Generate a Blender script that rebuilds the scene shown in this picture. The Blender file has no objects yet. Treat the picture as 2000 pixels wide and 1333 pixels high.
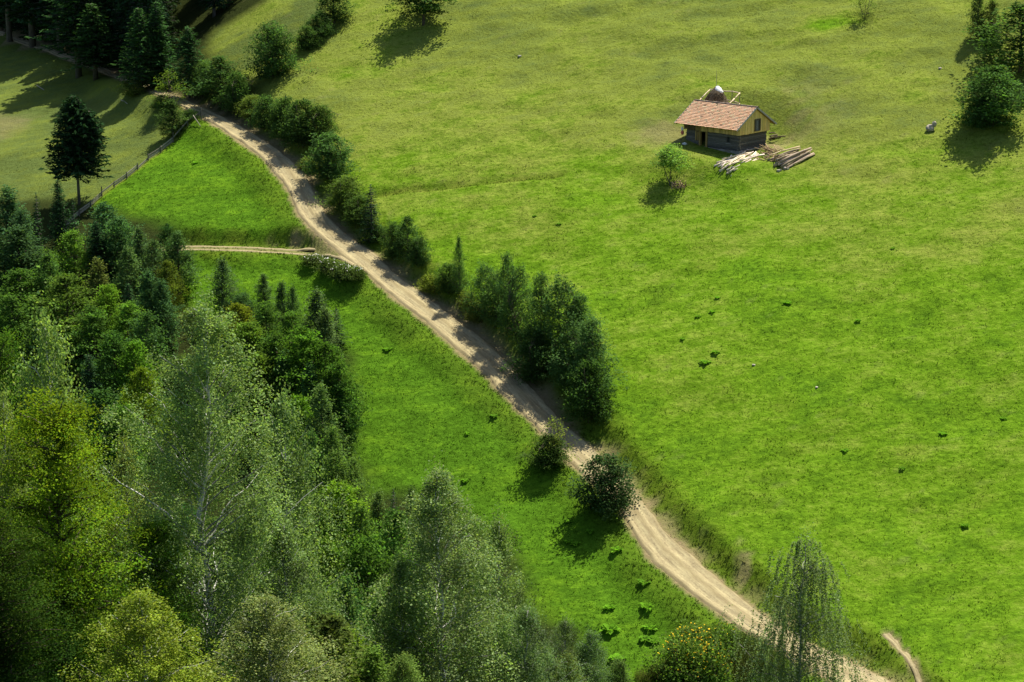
import bpy, math, random
import numpy as np
from mathutils import Matrix, Vector

# ------------------------------------------------------------------ camera, sky, sun, exposure
scene = bpy.context.scene
FPX, CU, CV, PITCH = 3889.0, 1000.0, 666.5, math.radians(14.5)
CP, SP = math.cos(PITCH), math.sin(PITCH)
cam_data = bpy.data.cameras.new("camera")
cam_data.sensor_width = 36.0
cam_data.lens = 36.0 * FPX / 2000.0
cam_data.clip_start = 0.5
cam_data.clip_end = 4000.0
cam = bpy.data.objects.new("camera", cam_data)
cam.location = (0, 0, 0)
cam.rotation_euler = (math.pi / 2 - PITCH, 0, 0)
scene.collection.objects.link(cam)
scene.camera = cam

SUN_EL, SUN_AZ = math.radians(60.0), math.radians(35.0)      # azimuth measured from straight ahead towards the right
world = bpy.data.worlds.new("World")
scene.world = world
world.use_nodes = True
wn = world.node_tree.nodes
wl = world.node_tree.links
wn.clear()
sky = wn.new("ShaderNodeTexSky")
sky.sky_type = 'NISHITA'
sky.sun_disc = False
sky.sun_elevation = SUN_EL
sky.sun_rotation = SUN_AZ
sky.altitude = 900
sky.air_density = 0.9
sky.dust_density = 3.0
bg = wn.new("ShaderNodeBackground")
bg.inputs['Strength'].default_value = 0.10
wo = wn.new("ShaderNodeOutputWorld")
wl.new(sky.outputs[0], bg.inputs[0])
wl.new(bg.outputs[0], wo.inputs[0])

sun_data = bpy.data.lights.new("sun", 'SUN')
sun_data.energy = 5.0
sun_data.angle = math.radians(0.6)
sun_data.color = (1.0, 0.94, 0.80)
sun = bpy.data.objects.new("sun", sun_data)
SUN = Vector((math.cos(SUN_EL) * math.sin(SUN_AZ), math.cos(SUN_EL) * math.cos(SUN_AZ), math.sin(SUN_EL)))
sun.rotation_euler = SUN.to_track_quat('Z', 'Y').to_euler()
sun.location = (60, 60, 120)
scene.collection.objects.link(sun)

scene.view_settings.view_transform = 'Standard'
scene.view_settings.look = 'None'
scene.view_settings.exposure = 0.92
scene.view_settings.gamma = 1.0
scene.cycles.max_bounces = 5
scene.cycles.diffuse_bounces = 3
scene.cycles.transmission_bounces = 3
scene.cycles.caustics_reflective = False
scene.cycles.caustics_refractive = False

COL = scene.collection
R = random.Random(7)
NR = np.random.default_rng(11)

# ------------------------------------------------------------------ small helpers
def sstep(a, b, x):
    t = np.clip((np.asarray(x, float) - a) / (b - a), 0, 1)
    return t * t * (3 - 2 * t)

def _hash(ix, iy, seed):
    h = (ix.astype(np.int64) * 374761393 + iy.astype(np.int64) * 668265263 + seed * 982451653) & 0xFFFFFFFF
    h = ((h ^ (h >> 13)) * 1274126177) & 0xFFFFFFFF
    return ((h ^ (h >> 16)) & 0xFFFFFF) / float(0xFFFFFF)

def vnoise(x, y, seed=0):
    ix, iy = np.floor(x), np.floor(y)
    fx, fy = x - ix, y - iy
    fx = fx * fx * fx * (fx * (fx * 6 - 15) + 10)
    fy = fy * fy * fy * (fy * (fy * 6 - 15) + 10)
    a, b = _hash(ix, iy, seed), _hash(ix + 1, iy, seed)
    c, d = _hash(ix, iy + 1, seed), _hash(ix + 1, iy + 1, seed)
    return (a + (b - a) * fx) * (1 - fy) + (c + (d - c) * fx) * fy

def fbm(x, y, seed=0, octaves=3):
    s, a, tot = 0, 1.0, 0
    for k in range(octaves):
        s = s + a * (vnoise(x, y, seed + 17 * k) - 0.5)
        tot += a
        x, y, a = x * 2.03 + 3.7, y * 2.03 - 1.9, a * 0.5
    return s / tot * 2

def ray(u, v):
    X, Y = (u - CU) / FPX, (CV - v) / FPX
    return np.array([X, CP + Y * SP, -SP + Y * CP])

def project(p):
    x, y, z = p
    zc = y * CP - z * SP
    return CU + FPX * x / zc, CV - FPX * (y * SP + z * CP) / zc

# ------------------------------------------------------------------ terrain
HX, HY = 24.5, 226.0          # where the barn stands

def terrain_base(x, y):
    x = np.asarray(x, float)
    y = np.asarray(y, float)
    w = sstep(-24, -62, x)                                   # the left pasture is flatter than the meadow
    yy = np.minimum(y, 420)
    far = -34.5 + 0.15 * (np.clip(x, -150, 150) - HX) + 0.40 * (np.minimum(yy, 228) - HY) + 0.8
    far = far + np.maximum(yy - 228, 0) * (0.40 * (1 - w) + 0.19 * w)
    far = far + np.maximum(y - 420, 0) * 0.12
    near = -1.7 - 0.475 * np.maximum(y, 0) - 0.05 * np.maximum(y - 170, 0)
    return 0.5 * (far + near + np.sqrt((far - near) ** 2 + 36.0))

def hit(zfun, u, v, y0=62.0, y1=560.0):
    """first ground point seen through photo pixel (u, v) on the far side of the valley"""
    d = ray(u, v)
    ys = np.arange(y0, y1, 0.25)
    h = ys * d[2] / d[1] - zfun(ys * d[0] / d[1], ys)
    k = np.argmax(h < 0) if (h < 0).any() else len(ys) - 1
    k = max(k, 1)
    t = h[k - 1] / (h[k - 1] - h[k]) if h[k - 1] != h[k] else 0
    y = ys[k - 1] + 0.25 * float(np.clip(t, 0, 1))
    return np.array([y * d[0] / d[1], y, y * d[2] / d[1]])

GB = lambda u, v: hit(terrain_base, u, v)

ROAD_L = [(-60, 46), (0, 66), (30, 80), (60, 90), (86, 96), (124, 112), (152, 124), (200, 140), (220, 150), (256, 162), (280, 174), (308, 184), (340, 198), (370, 212),
          (400, 228), (430, 245), (460, 264), (497, 289), (522, 308), (544, 333), (564, 363), (576, 388), (579, 405), (589, 422), (606, 442), (628, 460), (651, 479), (690, 509),
          (714, 528), (739, 551), (774, 577), (809, 605), (847, 633), (875, 658), (903, 686), (931, 710), (956, 731), (980, 759), (1005, 787), (1029, 812), (1055, 836),
          (1100, 886), (1139, 923), (1180, 960), (1212, 990), (1230, 1026), (1258, 1065), (1286, 1103), (1328, 1138), (1370, 1170), (1412, 1201), (1448, 1228), (1496, 1256),
          (1544, 1280), (1584, 1306), (1616, 1328), (1660, 1355), (1720, 1390)]
ROAD_R = [(-60, 42), (0, 62), (32, 74), (80, 84), (112, 102), (166, 118), (212, 138), (240, 146), (280, 160), (312, 176), (360, 194), (398, 212), (430, 228), (460, 244), (492, 261),
          (529, 286), (559, 308), (584, 326), (601, 350), (612, 380), (623, 402), (633, 420), (651, 440), (673, 459), (699, 478), (725, 492), (749, 514), (781, 546),
          (816, 570), (854, 598), (886, 623), (914, 644), (952, 672), (980, 700), (1005, 728), (1033, 752), (1061, 784), (1082, 808), (1114, 841), (1163, 886), (1200, 920),
          (1240, 960), (1272, 1004), (1300, 1044), (1335, 1075), (1370, 1107), (1415, 1145), (1447, 1170), (1482, 1198), (1532, 1232), (1580, 1256), (1640, 1278),
          (1688, 1298), (1752, 1332), (1790, 1352), (1850, 1390)]

def resample(P, step):
    P = np.asarray(P, float)
    d = np.r_[0, np.cumsum(np.linalg.norm(np.diff(P, axis=0), axis=1))]
    n = max(2, int(d[-1] / step) + 1)
    s = np.linspace(0, d[-1], n)
    return np.stack([np.interp(s, d, P[:, k]) for k in range(P.shape[1])], 1)

def smooth(a, n):
    a = np.asarray(a, float)
    for _ in range(n):
        b = a.copy()
        b[1:-1] = 0.25 * a[:-2] + 0.5 * a[1:-1] + 0.25 * a[2:]
        a = b
    return a

def ring_of(pts):
    return np.array([GB(*p)[:2] for p in pts])

_lp, _rp = resample(ROAD_L, 4.0), resample(ROAD_R, 4.0)
_l, _r = ring_of(_lp), ring_of(_rp)
_c, _w = [], []
for p, lp in zip(_l, _lp):
    k = np.linalg.norm(_r - p, axis=1).argmin()
    m = (p + _r[k]) / 2
    zc = float(terrain_base(m[0], m[1]))                       # the road bed lies level across the slope
    e = [ray(*q)[:2] * zc / ray(*q)[2] for q in (lp, _rp[k])]
    _c.append(m)
    _w.append(e[1] - e[0])
_c = smooth(np.array(_c), 12)
_t = np.gradient(_c, axis=0)
_w = smooth(np.abs(_t[:, 0] * np.array(_w)[:, 1] - _t[:, 1] * np.array(_w)[:, 0]) / np.linalg.norm(_t, axis=1), 12)
_j = resample(np.c_[_c, _w], 1.0)
ROAD_C, ROAD_W = smooth(_j[:, :2], 3), np.clip(_j[:, 2], 1.8, 3.8)
ROAD_Z = smooth(terrain_base(ROAD_C[:, 0], ROAD_C[:, 1]), 30)

TRACK_PX = np.array([(330, 484), (370, 483.2), (417, 483.6), (500, 486.3), (560, 490), (610, 493.5), (655, 499), (690, 507), (715, 517)])
_tp = resample(TRACK_PX, 6.0)
_tz = np.array([GB(*p)[2] for p in _tp])
_ri = len(ROAD_Z) // 2
for _ in range(12):                                            # level of the road bed where the track meets it
    _e = ray(700, 511)
    _e = np.array(_e[:2]) * ROAD_Z[_ri] / _e[2]
    _ri = int(0.5 * _ri + 0.5 * np.linalg.norm(ROAD_C - _e, axis=1).argmin())
_k = sstep(520, 690, _tp[:, 0])
_tz = smooth(_tz * (1 - _k) + ROAD_Z[_ri] * _k, 20)              # the track climbs gently to the road bed
_tq = np.array([[ray(*p)[0] * z / ray(*p)[2], ray(*p)[1] * z / ray(*p)[2], z] for p, z in zip(_tp, _tz)])
_tq = smooth(resample(_tq, 1.0), 3)
TRACK_C, TRACK_Z = _tq[:, :2], _tq[:, 2]
TRACK_W = np.full(len(TRACK_C), 2.3)
PATH_C = smooth(resample(ring_of([(1733, 1233), (1752, 1252), (1772, 1276), (1788, 1300), (1800, 1320), (1815, 1350)]), 0.6), 2)
DITCH_C = smooth(resample(ring_of([(735, 378), (780, 372), (840, 370), (900, 364), (950, 358), (1000, 352), (1050, 349), (1090, 344)]), 1.0), 2)
FENCE_PX = [(393, 236), (374, 252), (345, 272), (336, 278), (310, 300), (285, 320), (262, 343), (236, 363), (213, 380), (197, 393), (165, 420), (130, 452), (100, 480)]
FENCE_C = ring_of(FENCE_PX)

def near_line(x, y, C, reach=14.0):
    """distance to a polyline, signed (+ on its right-hand / uphill side), and the index along it"""
    d = np.full(x.shape, 1e3)
    s = np.zeros(x.shape)
    sg = np.ones(x.shape)
    lo, hi = C.min(0) - reach, C.max(0) + reach
    m = np.where((x > lo[0]) & (x < hi[0]) & (y > lo[1]) & (y < hi[1]))[0]
    for a in range(0, len(m), 40000):
        k = m[a:a + 40000]
        q = np.stack([x[k], y[k]], 1)
        best = np.full(len(k), 1e9)
        bs = np.zeros(len(k))
        bg_ = np.ones(len(k))
        for i in range(len(C) - 1):
            A, B = C[i], C[i + 1]
            e = B - A
            t = np.clip(((q - A) @ e) / (e @ e), 0, 1)
            r = q - A - t[:, None] * e
            dd = r[:, 0] ** 2 + r[:, 1] ** 2
            c = dd < best
            best[c] = dd[c]
            bs[c] = i + t[c]
            bg_[c] = np.where(e[0] * r[c, 1] - e[1] * r[c, 0] > 0, 1, -1)
        d[k], s[k], sg[k] = np.sqrt(best), bs, bg_
    return d, s, sg

def poly_sd(x, y, P):
    """signed distance to a polygon, positive inside"""
    P = np.asarray(P)
    inside = np.zeros(x.shape, bool)
    best = np.full(x.shape, 1e9)
    for i in range(len(P)):
        A, B = P[i], P[(i + 1) % len(P)]
        e = B - A
        t = np.clip(((x - A[0]) * e[0] + (y - A[1]) * e[1]) / (e @ e + 1e-9), 0, 1)
        best = np.minimum(best, (x - A[0] - t * e[0]) ** 2 + (y - A[1] - t * e[1]) ** 2)
        c = (A[1] > y) != (B[1] > y)
        with np.errstate(divide='ignore', invalid='ignore'):
            xc = A[0] + (y - A[1]) * e[0] / (e[1] if e[1] != 0 else 1e-9)
        inside ^= c & (x < xc)
    return np.where(inside, 1, -1) * np.sqrt(best)

THICKET = ring_of([(-150, 395), (60, 395), (200, 408), (330, 450), (368, 480), (350, 590), (410, 640), (480, 600), (620, 640), (675, 700), (690, 790), (690, 880), (715, 960),
                   (850, 985), (985, 1060), (1030, 1190), (1180, 1290), (1235, 1345), (1000, 1500), (-200, 1500)])
WOOD = ring_of([(-250, 30), (0, 60), (200, 132), (300, 168), (420, 214), (478, 236), (492, 190), (470, 140), (395, 108), (420, 60), (520, 10), (600, -60), (300, -150), (-250, -150)])
PASTURE = np.r_[FENCE_C, ring_of([(-400, 700), (-400, 0), (0, 60), (200, 130), (340, 205)])]
STRIP = ring_of([(400, 115), (470, 60), (560, 20), (620, -30), (700, -40), (640, 40), (590, 80), (520, 130), (440, 160)])
SCAR = ring_of([(1445, 1062), (1468, 1058), (1476, 1085), (1470, 1120), (1448, 1130), (1440, 1100)])
BANKSCAR = ring_of([(498, 471), (530, 460), (560, 454), (600, 456), (640, 462), (660, 486), (640, 484), (600, 476), (540, 474)])
PALE = ring_of([(-60, 225), (10, 222), (50, 232), (62, 250), (30, 268), (0, 276), (-60, 280)])
BROWN = [GB(1515, 222)[:2], GB(1622, 46)[:2]]
MOUND = ring_of([(1492, 262), (1512, 260), (1534, 270), (1536, 286), (1518, 292), (1496, 292)])

def ground_z(x, y, detail=True):
    x = np.atleast_1d(np.asarray(x, float))
    y = np.atleast_1d(np.asarray(y, float))
    shp = x.shape
    x, y = x.ravel(), y.ravel()
    z = terrain_base(x, y)
    bx = z.copy()
    # broad swells and small lumps of an old grazed slope
    if detail:
        up = sstep(205, 250, y) * sstep(-20, 10, x)
        z = z + 0.55 * fbm(x / 21, y / 21, 3, 2)
        z = z + (0.20 + 0.36 * up) * fbm(x / 6.5 + 0.3 * y / 6.5, y / 3.6, 5, 2)
        z = z + (0.09 + 0.05 * up) * fbm(x / 1.9, y / 1.3, 8, 2)
    # terrace of the barn
    r = np.hypot(x - 25.0, y - 224.3)
    w = 1 - sstep(5.0, 10.5, r)
    pad = -35.62 + 0.10 * (y - 221.0) - 0.01 * (x - 25.3) + 0.26 * np.maximum(y - 224.8, 0)
    z = z * (1 - w) + (pad + (z - bx) * 0.25) * w
    # heap of earth at the back corner of the barn
    mx, my = MOUND.mean(0)
    z = z + 0.75 * np.exp(-(((x - mx) / 1.5) ** 2 + ((y - my) / 2.2) ** 2))
    # road and side track are cut into the slope
    bed = np.ones(len(x))
    for C, W, Z, edge, bw in ((ROAD_C, ROAD_W, ROAD_Z, 0.5, 3.0), (TRACK_C, TRACK_W, TRACK_Z, 0.3, 2.2)):
        d, s, sg = near_line(x, y, C)
        hw = np.interp(s, np.arange(len(W)), W) / 2 + edge
        zz = np.interp(s, np.arange(len(Z)), Z) - 0.10
        bwx = np.where(sg > 0, bw * 0.75, bw * 1.25)
        k = sstep(0, 1, (d - hw) / bwx)
        k = 1 - (1 - k) * bed
        rough = 0.18 * fbm(x / 1.1, y / 1.1, 21, 2) * np.clip(1 - np.abs((d - hw) / bwx - 0.6) * 1.6, 0, 1) if detail else 0
        z = np.where(d < 13, zz * (1 - k) + z * k + rough * bed, z)
        if C is ROAD_C:
            bed = np.where(d < 13, sstep(-0.3, 0.5, d - hw), 1.0)
    d, s, sg = near_line(x, y, PATH_C, 4)
    z = z - 0.30 * np.exp(-(d / 0.7) ** 2)
    d, s, sg = near_line(x, y, DITCH_C, 4)
    z = z - 0.26 * np.exp(-(d / 0.6) ** 2) * (0.6 + 0.6 * vnoise(x / 2.5, y / 2.5, 55)) + 0.10 * np.exp(-((d - 1.2) / 0.6) ** 2)
    return z.reshape(shp)

GZ = lambda x, y: float(ground_z(x, y)[0])

def G(u, v):
    """point of the ground seen through pixel (u, v)"""
    p = GB(u, v)
    d = ray(u, v)
    ys = np.arange(p[1] - 10, p[1] + 10, 0.2)
    h = ys * d[2] / d[1] - ground_z(ys * d[0] / d[1], ys)
    k = int(np.argmax(h < 0)) if (h < 0).any() else len(ys) // 2
    y = ys[k]
    x = y * d[0] / d[1]
    return np.array([x, y, GZ(x, y)])

def zones(x, y):
    """what grows where: dryness of the sward, bare soil, litter under trees, rank weeds"""
    road, rs, rsg = near_line(x, y, ROAD_C)
    hw = np.interp(rs, np.arange(len(ROAD_W)), ROAD_W) / 2
    n1, n2 = fbm(x / 9, y / 6, 31, 3), fbm(x / 1.6, y / 1.2, 33, 2)
    right = sstep(-3, 3, np.where(road < 12, road * rsg, np.where(x > np.interp(-y, -ROAD_C[:, 1], ROAD_C[:, 0]), 12, -12)))
    dry = right * (0.30 + 0.42 * sstep(200, 250, y + 0.35 * x + 6 * n1)) + 0.16 * n1
    dry = np.minimum(dry, 0.78)
    pas = sstep(-0.6, 0.6, poly_sd(x, y, PASTURE))
    dry = dry * (1 - pas) + pas * (0.92 + 0.12 * n1)  # pasture: dry mown cover, with cloud shade darkened into its colour
    bx_, by_ = BROWN
    dry = dry + 0.08 * np.exp(-((x - bx_[0]) / 7) ** 2 - ((y - bx_[1]) / 6) ** 2) - 0.6 * np.exp(-((x - by_[0]) / 3) ** 2 - ((y - by_[1]) / 1.6) ** 2)
    strip = sstep(-2, 2, poly_sd(x, y, STRIP) + 2 * n2)
    dry = np.maximum(dry, strip * 0.95)
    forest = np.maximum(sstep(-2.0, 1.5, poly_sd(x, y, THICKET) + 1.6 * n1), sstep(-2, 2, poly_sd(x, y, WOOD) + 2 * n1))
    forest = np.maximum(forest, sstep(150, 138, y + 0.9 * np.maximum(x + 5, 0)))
    dirt = sstep(0.55, 0.05, road - hw + 0.35 * n2)
    dirt = np.maximum(dirt, 0.85 * sstep(1.8, 0.2, road - hw + 0.9 * n2) * (rsg > 0) * sstep(0.0, 0.3, n1 + 0.30))
    tr, ts, tsg = near_line(x, y, TRACK_C)
    dirt = np.maximum(dirt, 0.5 * sstep(1.5, 1.0, tr + 0.3 * n2))
    dirt = np.maximum(dirt, 0.6 * sstep(-0.4, 0.9, poly_sd(x, y, SCAR) + 2.0 * n2 - 0.3))
    dirt = np.maximum(dirt, 0.75 * sstep(-0.2, 1.2, poly_sd(x, y, BANKSCAR) + 2.2 * n2 - 0.5))
    dirt = np.maximum(dirt, 0.9 * sstep(-0.5, 0.6, poly_sd(x, y, MOUND) + 0.9 * n2))
    dirt = np.maximum(dirt, 0.38 * sstep(-1.5, 2.5, poly_sd(x, y, PALE) + 2.5 * n1 + 1.2 * n2))
    dirt = np.maximum(dirt, 0.42 * np.exp(-((x - bx_[0]) / 6) ** 2 - ((y - bx_[1]) / 7) ** 2) * sstep(-0.3, 0.5, n2 + n1))
    pt, _, _ = near_line(x, y, PATH_C, 4)
    dirt = np.maximum(dirt, sstep(0.5, 0.2, pt + 0.3 * n2))
    # trodden ground before the barn door and round the wood piles
    dirt = np.maximum(dirt, 0.45 * sstep(3.2, 1.0, np.hypot((x - HX + 7.5) / 1.6, y - HY - 1.2) + 1.2 * n2))
    dirt = np.maximum(dirt, 0.55 * sstep(3.0, 0.8, np.hypot((x - HX - 5.2) / 1.3, y - HY + 1.5) + 1.2 * n2))
    dirt = np.maximum(dirt, 0.16 * sstep(0.45, 0.75, fbm(x / 1.5, y / 1.0, 47, 3)) * right)
    weeds = np.where(road < 12, sstep(4.0, 1.4, road - hw + 1.2 * n1 + 0.5 * n2) * np.where(rsg > 0, 0.85, 0.5), 0)
    weeds = np.maximum(weeds, 0.8 * sstep(3.5, 1.6, np.where(tr < 12, tr, 12) + n2))
    dd, _, _ = near_line(x, y, DITCH_C, 4)
    weeds = np.maximum(weeds, 0.8 * sstep(1.0, 0.3, dd + 0.5 * n2))
    weeds = np.maximum(weeds, 0.8 * sstep(-0.6, 0.5, poly_sd(x, y, BANKSCAR) + 1.0 * n2))
    weeds = np.maximum(weeds, 0.30 * sstep(0.30, 0.65, fbm(x / 5, y / 3.2, 51, 3)) * right)
    return np.stack([np.clip(dry, 0, 1), np.clip(dirt, 0, 1), np.clip(forest, 0, 1), np.clip(weeds, 0, 1)], 1)
# ------------------------------------------------------------------ materials
def new_mat(name):
    m = bpy.data.materials.new(name)
    m.use_nodes = True
    nt = m.node_tree
    nt.nodes.clear()
    out = nt.nodes.new("ShaderNodeOutputMaterial")
    return m, nt, out

def nd(nt, kind, **kw):
    n = nt.nodes.new(kind)
    for k, v in kw.items():
        if k.startswith('i_'):
            n.inputs[int(k[2:]) if k[2:].isdigit() else k[2:]].default_value = v
        else:
            setattr(n, k, v)
    return n

def mixc(nt, fac, a, b, blend='MIX'):
    n = nt.nodes.new("ShaderNodeMix")
    n.data_type = 'RGBA'
    n.blend_type = blend
    n.clamp_factor = True
    for i, v in ((0, fac), (6, a), (7, b)):
        if hasattr(v, 'is_linked') or isinstance(v, bpy.types.NodeSocket):
            nt.links.new(v, n.inputs[i])
        else:
            n.inputs[i].default_value = (v if i == 0 else (*v, 1.0))
    return n.outputs[2]

def mth(nt, op, a, b=0.0, c=0.0):
    n = nt.nodes.new("ShaderNodeMath")
    n.operation = op
    for i, v in enumerate((a, b, c)):
        if isinstance(v, bpy.types.NodeSocket):
            nt.links.new(v, n.inputs[i])
        else:
            n.inputs[i].default_value = v
    return n.outputs[0]

def ramp(nt, fac, stops):
    n = nt.nodes.new("ShaderNodeValToRGB")
    e = n.color_ramp.elements
    while len(e) < len(stops):
        e.new(0.5)
    for el, (p, c) in zip(e, stops):
        el.position = p
        el.color = (*c, 1.0) if len(c) == 3 else c
    nt.links.new(fac, n.inputs[0])
    return n.outputs[0]

def noise(nt, vec, scale, detail=3.0, rough=0.55):
    n = nd(nt, "ShaderNodeTexNoise")
    n.inputs['Scale'].default_value = scale
    n.inputs['Detail'].default_value = detail
    n.inputs['Roughness'].default_value = rough
    if vec is not None:
        nt.links.new(vec, n.inputs['Vector'])
    return n.outputs['Fac']

def sward_colour(nt):
    """colour of the grassland from the 'zone' attribute (dryness, soil, litter, weeds) and noise in world space"""
    geo = nd(nt, "ShaderNodeNewGeometry")
    pos = geo.outputs['Position']
    mp = nd(nt, "ShaderNodeMapping")
    mp.inputs['Scale'].default_value = (0.8, 1.25, 1.0)
    nt.links.new(pos, mp.inputs['Vector'])
    vec = mp.outputs['Vector']
    at = nd(nt, "ShaderNodeAttribute", attribute_name='zone')
    sp = nd(nt, "ShaderNodeSeparateColor")
    nt.links.new(at.outputs['Color'], sp.inputs[0])
    dry, dirt, forest, weeds = sp.outputs[0], sp.outputs[1], sp.outputs[2], at.outputs['Alpha']
    big, mid, fine, tiny = noise(nt, vec, 0.11, 4), noise(nt, vec, 0.45, 4), noise(nt, vec, 1.7, 4, 0.65), noise(nt, vec, 6.0, 3, 0.7)
    d = mth(nt, 'ADD', dry, mth(nt, 'MULTIPLY', mth(nt, 'SUBTRACT', big, 0.5), 0.55))
    d = mth(nt, 'ADD', d, mth(nt, 'MULTIPLY', mth(nt, 'SUBTRACT', mid, 0.5), 0.65))
    d = mth(nt, 'ADD', d, mth(nt, 'MULTIPLY', mth(nt, 'SUBTRACT', fine, 0.5), 0.55))
    base = ramp(nt, d, [(0.0, GRASS[0]), (0.30, GRASS[1]), (0.65, GRASS[2]), (1.0, GRASS[3])])
    v = mth(nt, 'ADD', mth(nt, 'MULTIPLY', mth(nt, 'SUBTRACT', fine, 0.5), 1.25), mth(nt, 'MULTIPLY', mth(nt, 'SUBTRACT', tiny, 0.5), 1.0))
    v = mth(nt, 'ADD', v, mth(nt, 'MULTIPLY', mth(nt, 'SUBTRACT', mid, 0.5), 0.65))
    v = mth(nt, 'MAXIMUM', mth(nt, 'ADD', v, 1.0), 0.25)
    hs = nd(nt, "ShaderNodeHueSaturation")
    nt.links.new(base, hs.inputs['Color'])
    nt.links.new(v, hs.inputs['Value'])
    col = hs.outputs[0]
    wk = mth(nt, 'MULTIPLY', weeds, mth(nt, 'ADD', mth(nt, 'MULTIPLY', fine, 1.2), 0.15))
    col = mixc(nt, wk, col, mixc(nt, mid, (0.050, 0.095, 0.008), (0.11, 0.12, 0.018)))
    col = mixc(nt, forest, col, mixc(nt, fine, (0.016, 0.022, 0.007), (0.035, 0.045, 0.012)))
    soil = mixc(nt, fine, (0.13, 0.098, 0.050), (0.30, 0.240, 0.135))
    dk = mth(nt, 'MULTIPLY', dirt, mth(nt, 'ADD', mth(nt, 'MULTIPLY', tiny, 1.4), 0.3))
    col = mixc(nt, dk, col, soil)
    return col, pos

GRASS = [(0.062, 0.142, 0.009), (0.100, 0.190, 0.010), (0.160, 0.198, 0.032), (0.076, 0.104, 0.027)]  # last tone: dry mown pasture, dimmed by painted-in cloud shade

def mat_ground():
    m, nt, out = new_mat("meadow_ground")
    col, pos = sward_colour(nt)
    b = nd(nt, "ShaderNodeBsdfPrincipled")
    b.inputs['Roughness'].default_value = 1.0
    b.inputs['Specular IOR Level'].default_value = 0.0
    nt.links.new(col, b.inputs['Base Color'])
    bp = nd(nt, "ShaderNodeBump")
    bp.inputs['Strength'].default_value = 0.9
    bp.inputs['Distance'].default_value = 0.28
    nt.links.new(noise(nt, pos, 1.9, 6, 0.72), bp.inputs['Height'])
    nt.links.new(bp.outputs[0], b.inputs['Normal'])
    nt.links.new(b.outputs[0], out.inputs[0])
    return m

def mat_grass():
    m, nt, out = new_mat("grass_blades")
    col, pos = sward_colour(nt)
    at = nd(nt, "ShaderNodeAttribute", attribute_name='tint')
    col = mixc(nt, 1.0, col, at.outputs['Fac'], 'MULTIPLY')
    di, tr = nd(nt, "ShaderNodeBsdfDiffuse"), nd(nt, "ShaderNodeBsdfTranslucent")
    nt.links.new(col, di.inputs[0])
    nt.links.new(col, tr.inputs[0])
    mx = nd(nt, "ShaderNodeMixShader")
    mx.inputs[0].default_value = 0.5
    nt.links.new(di.outputs[0], mx.inputs[1])
    nt.links.new(tr.outputs[0], mx.inputs[2])
    nt.links.new(mx.outputs[0], out.inputs[0])
    return m

def mat_road():
    m, nt, out = new_mat("packed_earth")
    geo = nd(nt, "ShaderNodeNewGeometry")
    pos = geo.outputs['Position']
    uv = nd(nt, "ShaderNodeAttribute", attribute_name='road_uv')      # x across in metres, y along in metres
    sp = nd(nt, "ShaderNodeSeparateXYZ")
    nt.links.new(uv.outputs['Vector'], sp.inputs[0])
    cb = nd(nt, "ShaderNodeCombineXYZ")
    nt.links.new(mth(nt, 'MULTIPLY', sp.outputs[0], 3.2), cb.inputs[0])
    nt.links.new(mth(nt, 'MULTIPLY', sp.outputs[1], 0.35), cb.inputs[1])
    streak = noise(nt, cb.outputs[0], 1.2, 5, 0.65)
    mid, fine = noise(nt, pos, 0.9, 4), noise(nt, pos, 5.0, 5, 0.7)
    f = mth(nt, 'ADD', mth(nt, 'MULTIPLY', streak, 0.6), mth(nt, 'MULTIPLY', fine, 0.4))
    col = ramp(nt, f, [(0.30, (0.095, 0.075, 0.040)), (0.45, (0.245, 0.204, 0.118)), (0.60, (0.36, 0.310, 0.172)), (0.8, (0.45, 0.392, 0.225))])
    col = mixc(nt, mth(nt, 'MULTIPLY', mth(nt, 'SUBTRACT', mid, 0.42), 1.1), col, (0.26, 0.205, 0.115))
    # loose stuff gathers between and beside the wheel tracks
    wob_ = mth(nt, 'MULTIPLY', mth(nt, 'SUBTRACT', mid, 0.5), 0.5)
    wt = mth(nt, 'ABSOLUTE', mth(nt, 'SUBTRACT', mth(nt, 'ABSOLUTE', mth(nt, 'ADD', sp.outputs[2], wob_)), 0.48))
    loose = mth(nt, 'MULTIPLY', mth(nt, 'SUBTRACT', wt, 0.20), mth(nt, 'MULTIPLY', fine, 4.2))
    col = mixc(nt, loose, col, (0.175, 0.140, 0.072))
    b = nd(nt, "ShaderNodeBsdfPrincipled")
    b.inputs['Roughness'].default_value = 1.0
    b.inputs['Specular IOR Level'].default_value = 0.0
    nt.links.new(col, b.inputs['Base Color'])
    bp = nd(nt, "ShaderNodeBump")
    bp.inputs['Strength'].default_value = 0.8
    bp.inputs['Distance'].default_value = 0.06
    nt.links.new(f, bp.inputs['Height'])
    nt.links.new(bp.outputs[0], b.inputs['Normal'])
    nt.links.new(b.outputs[0], out.inputs[0])
    return m

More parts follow.
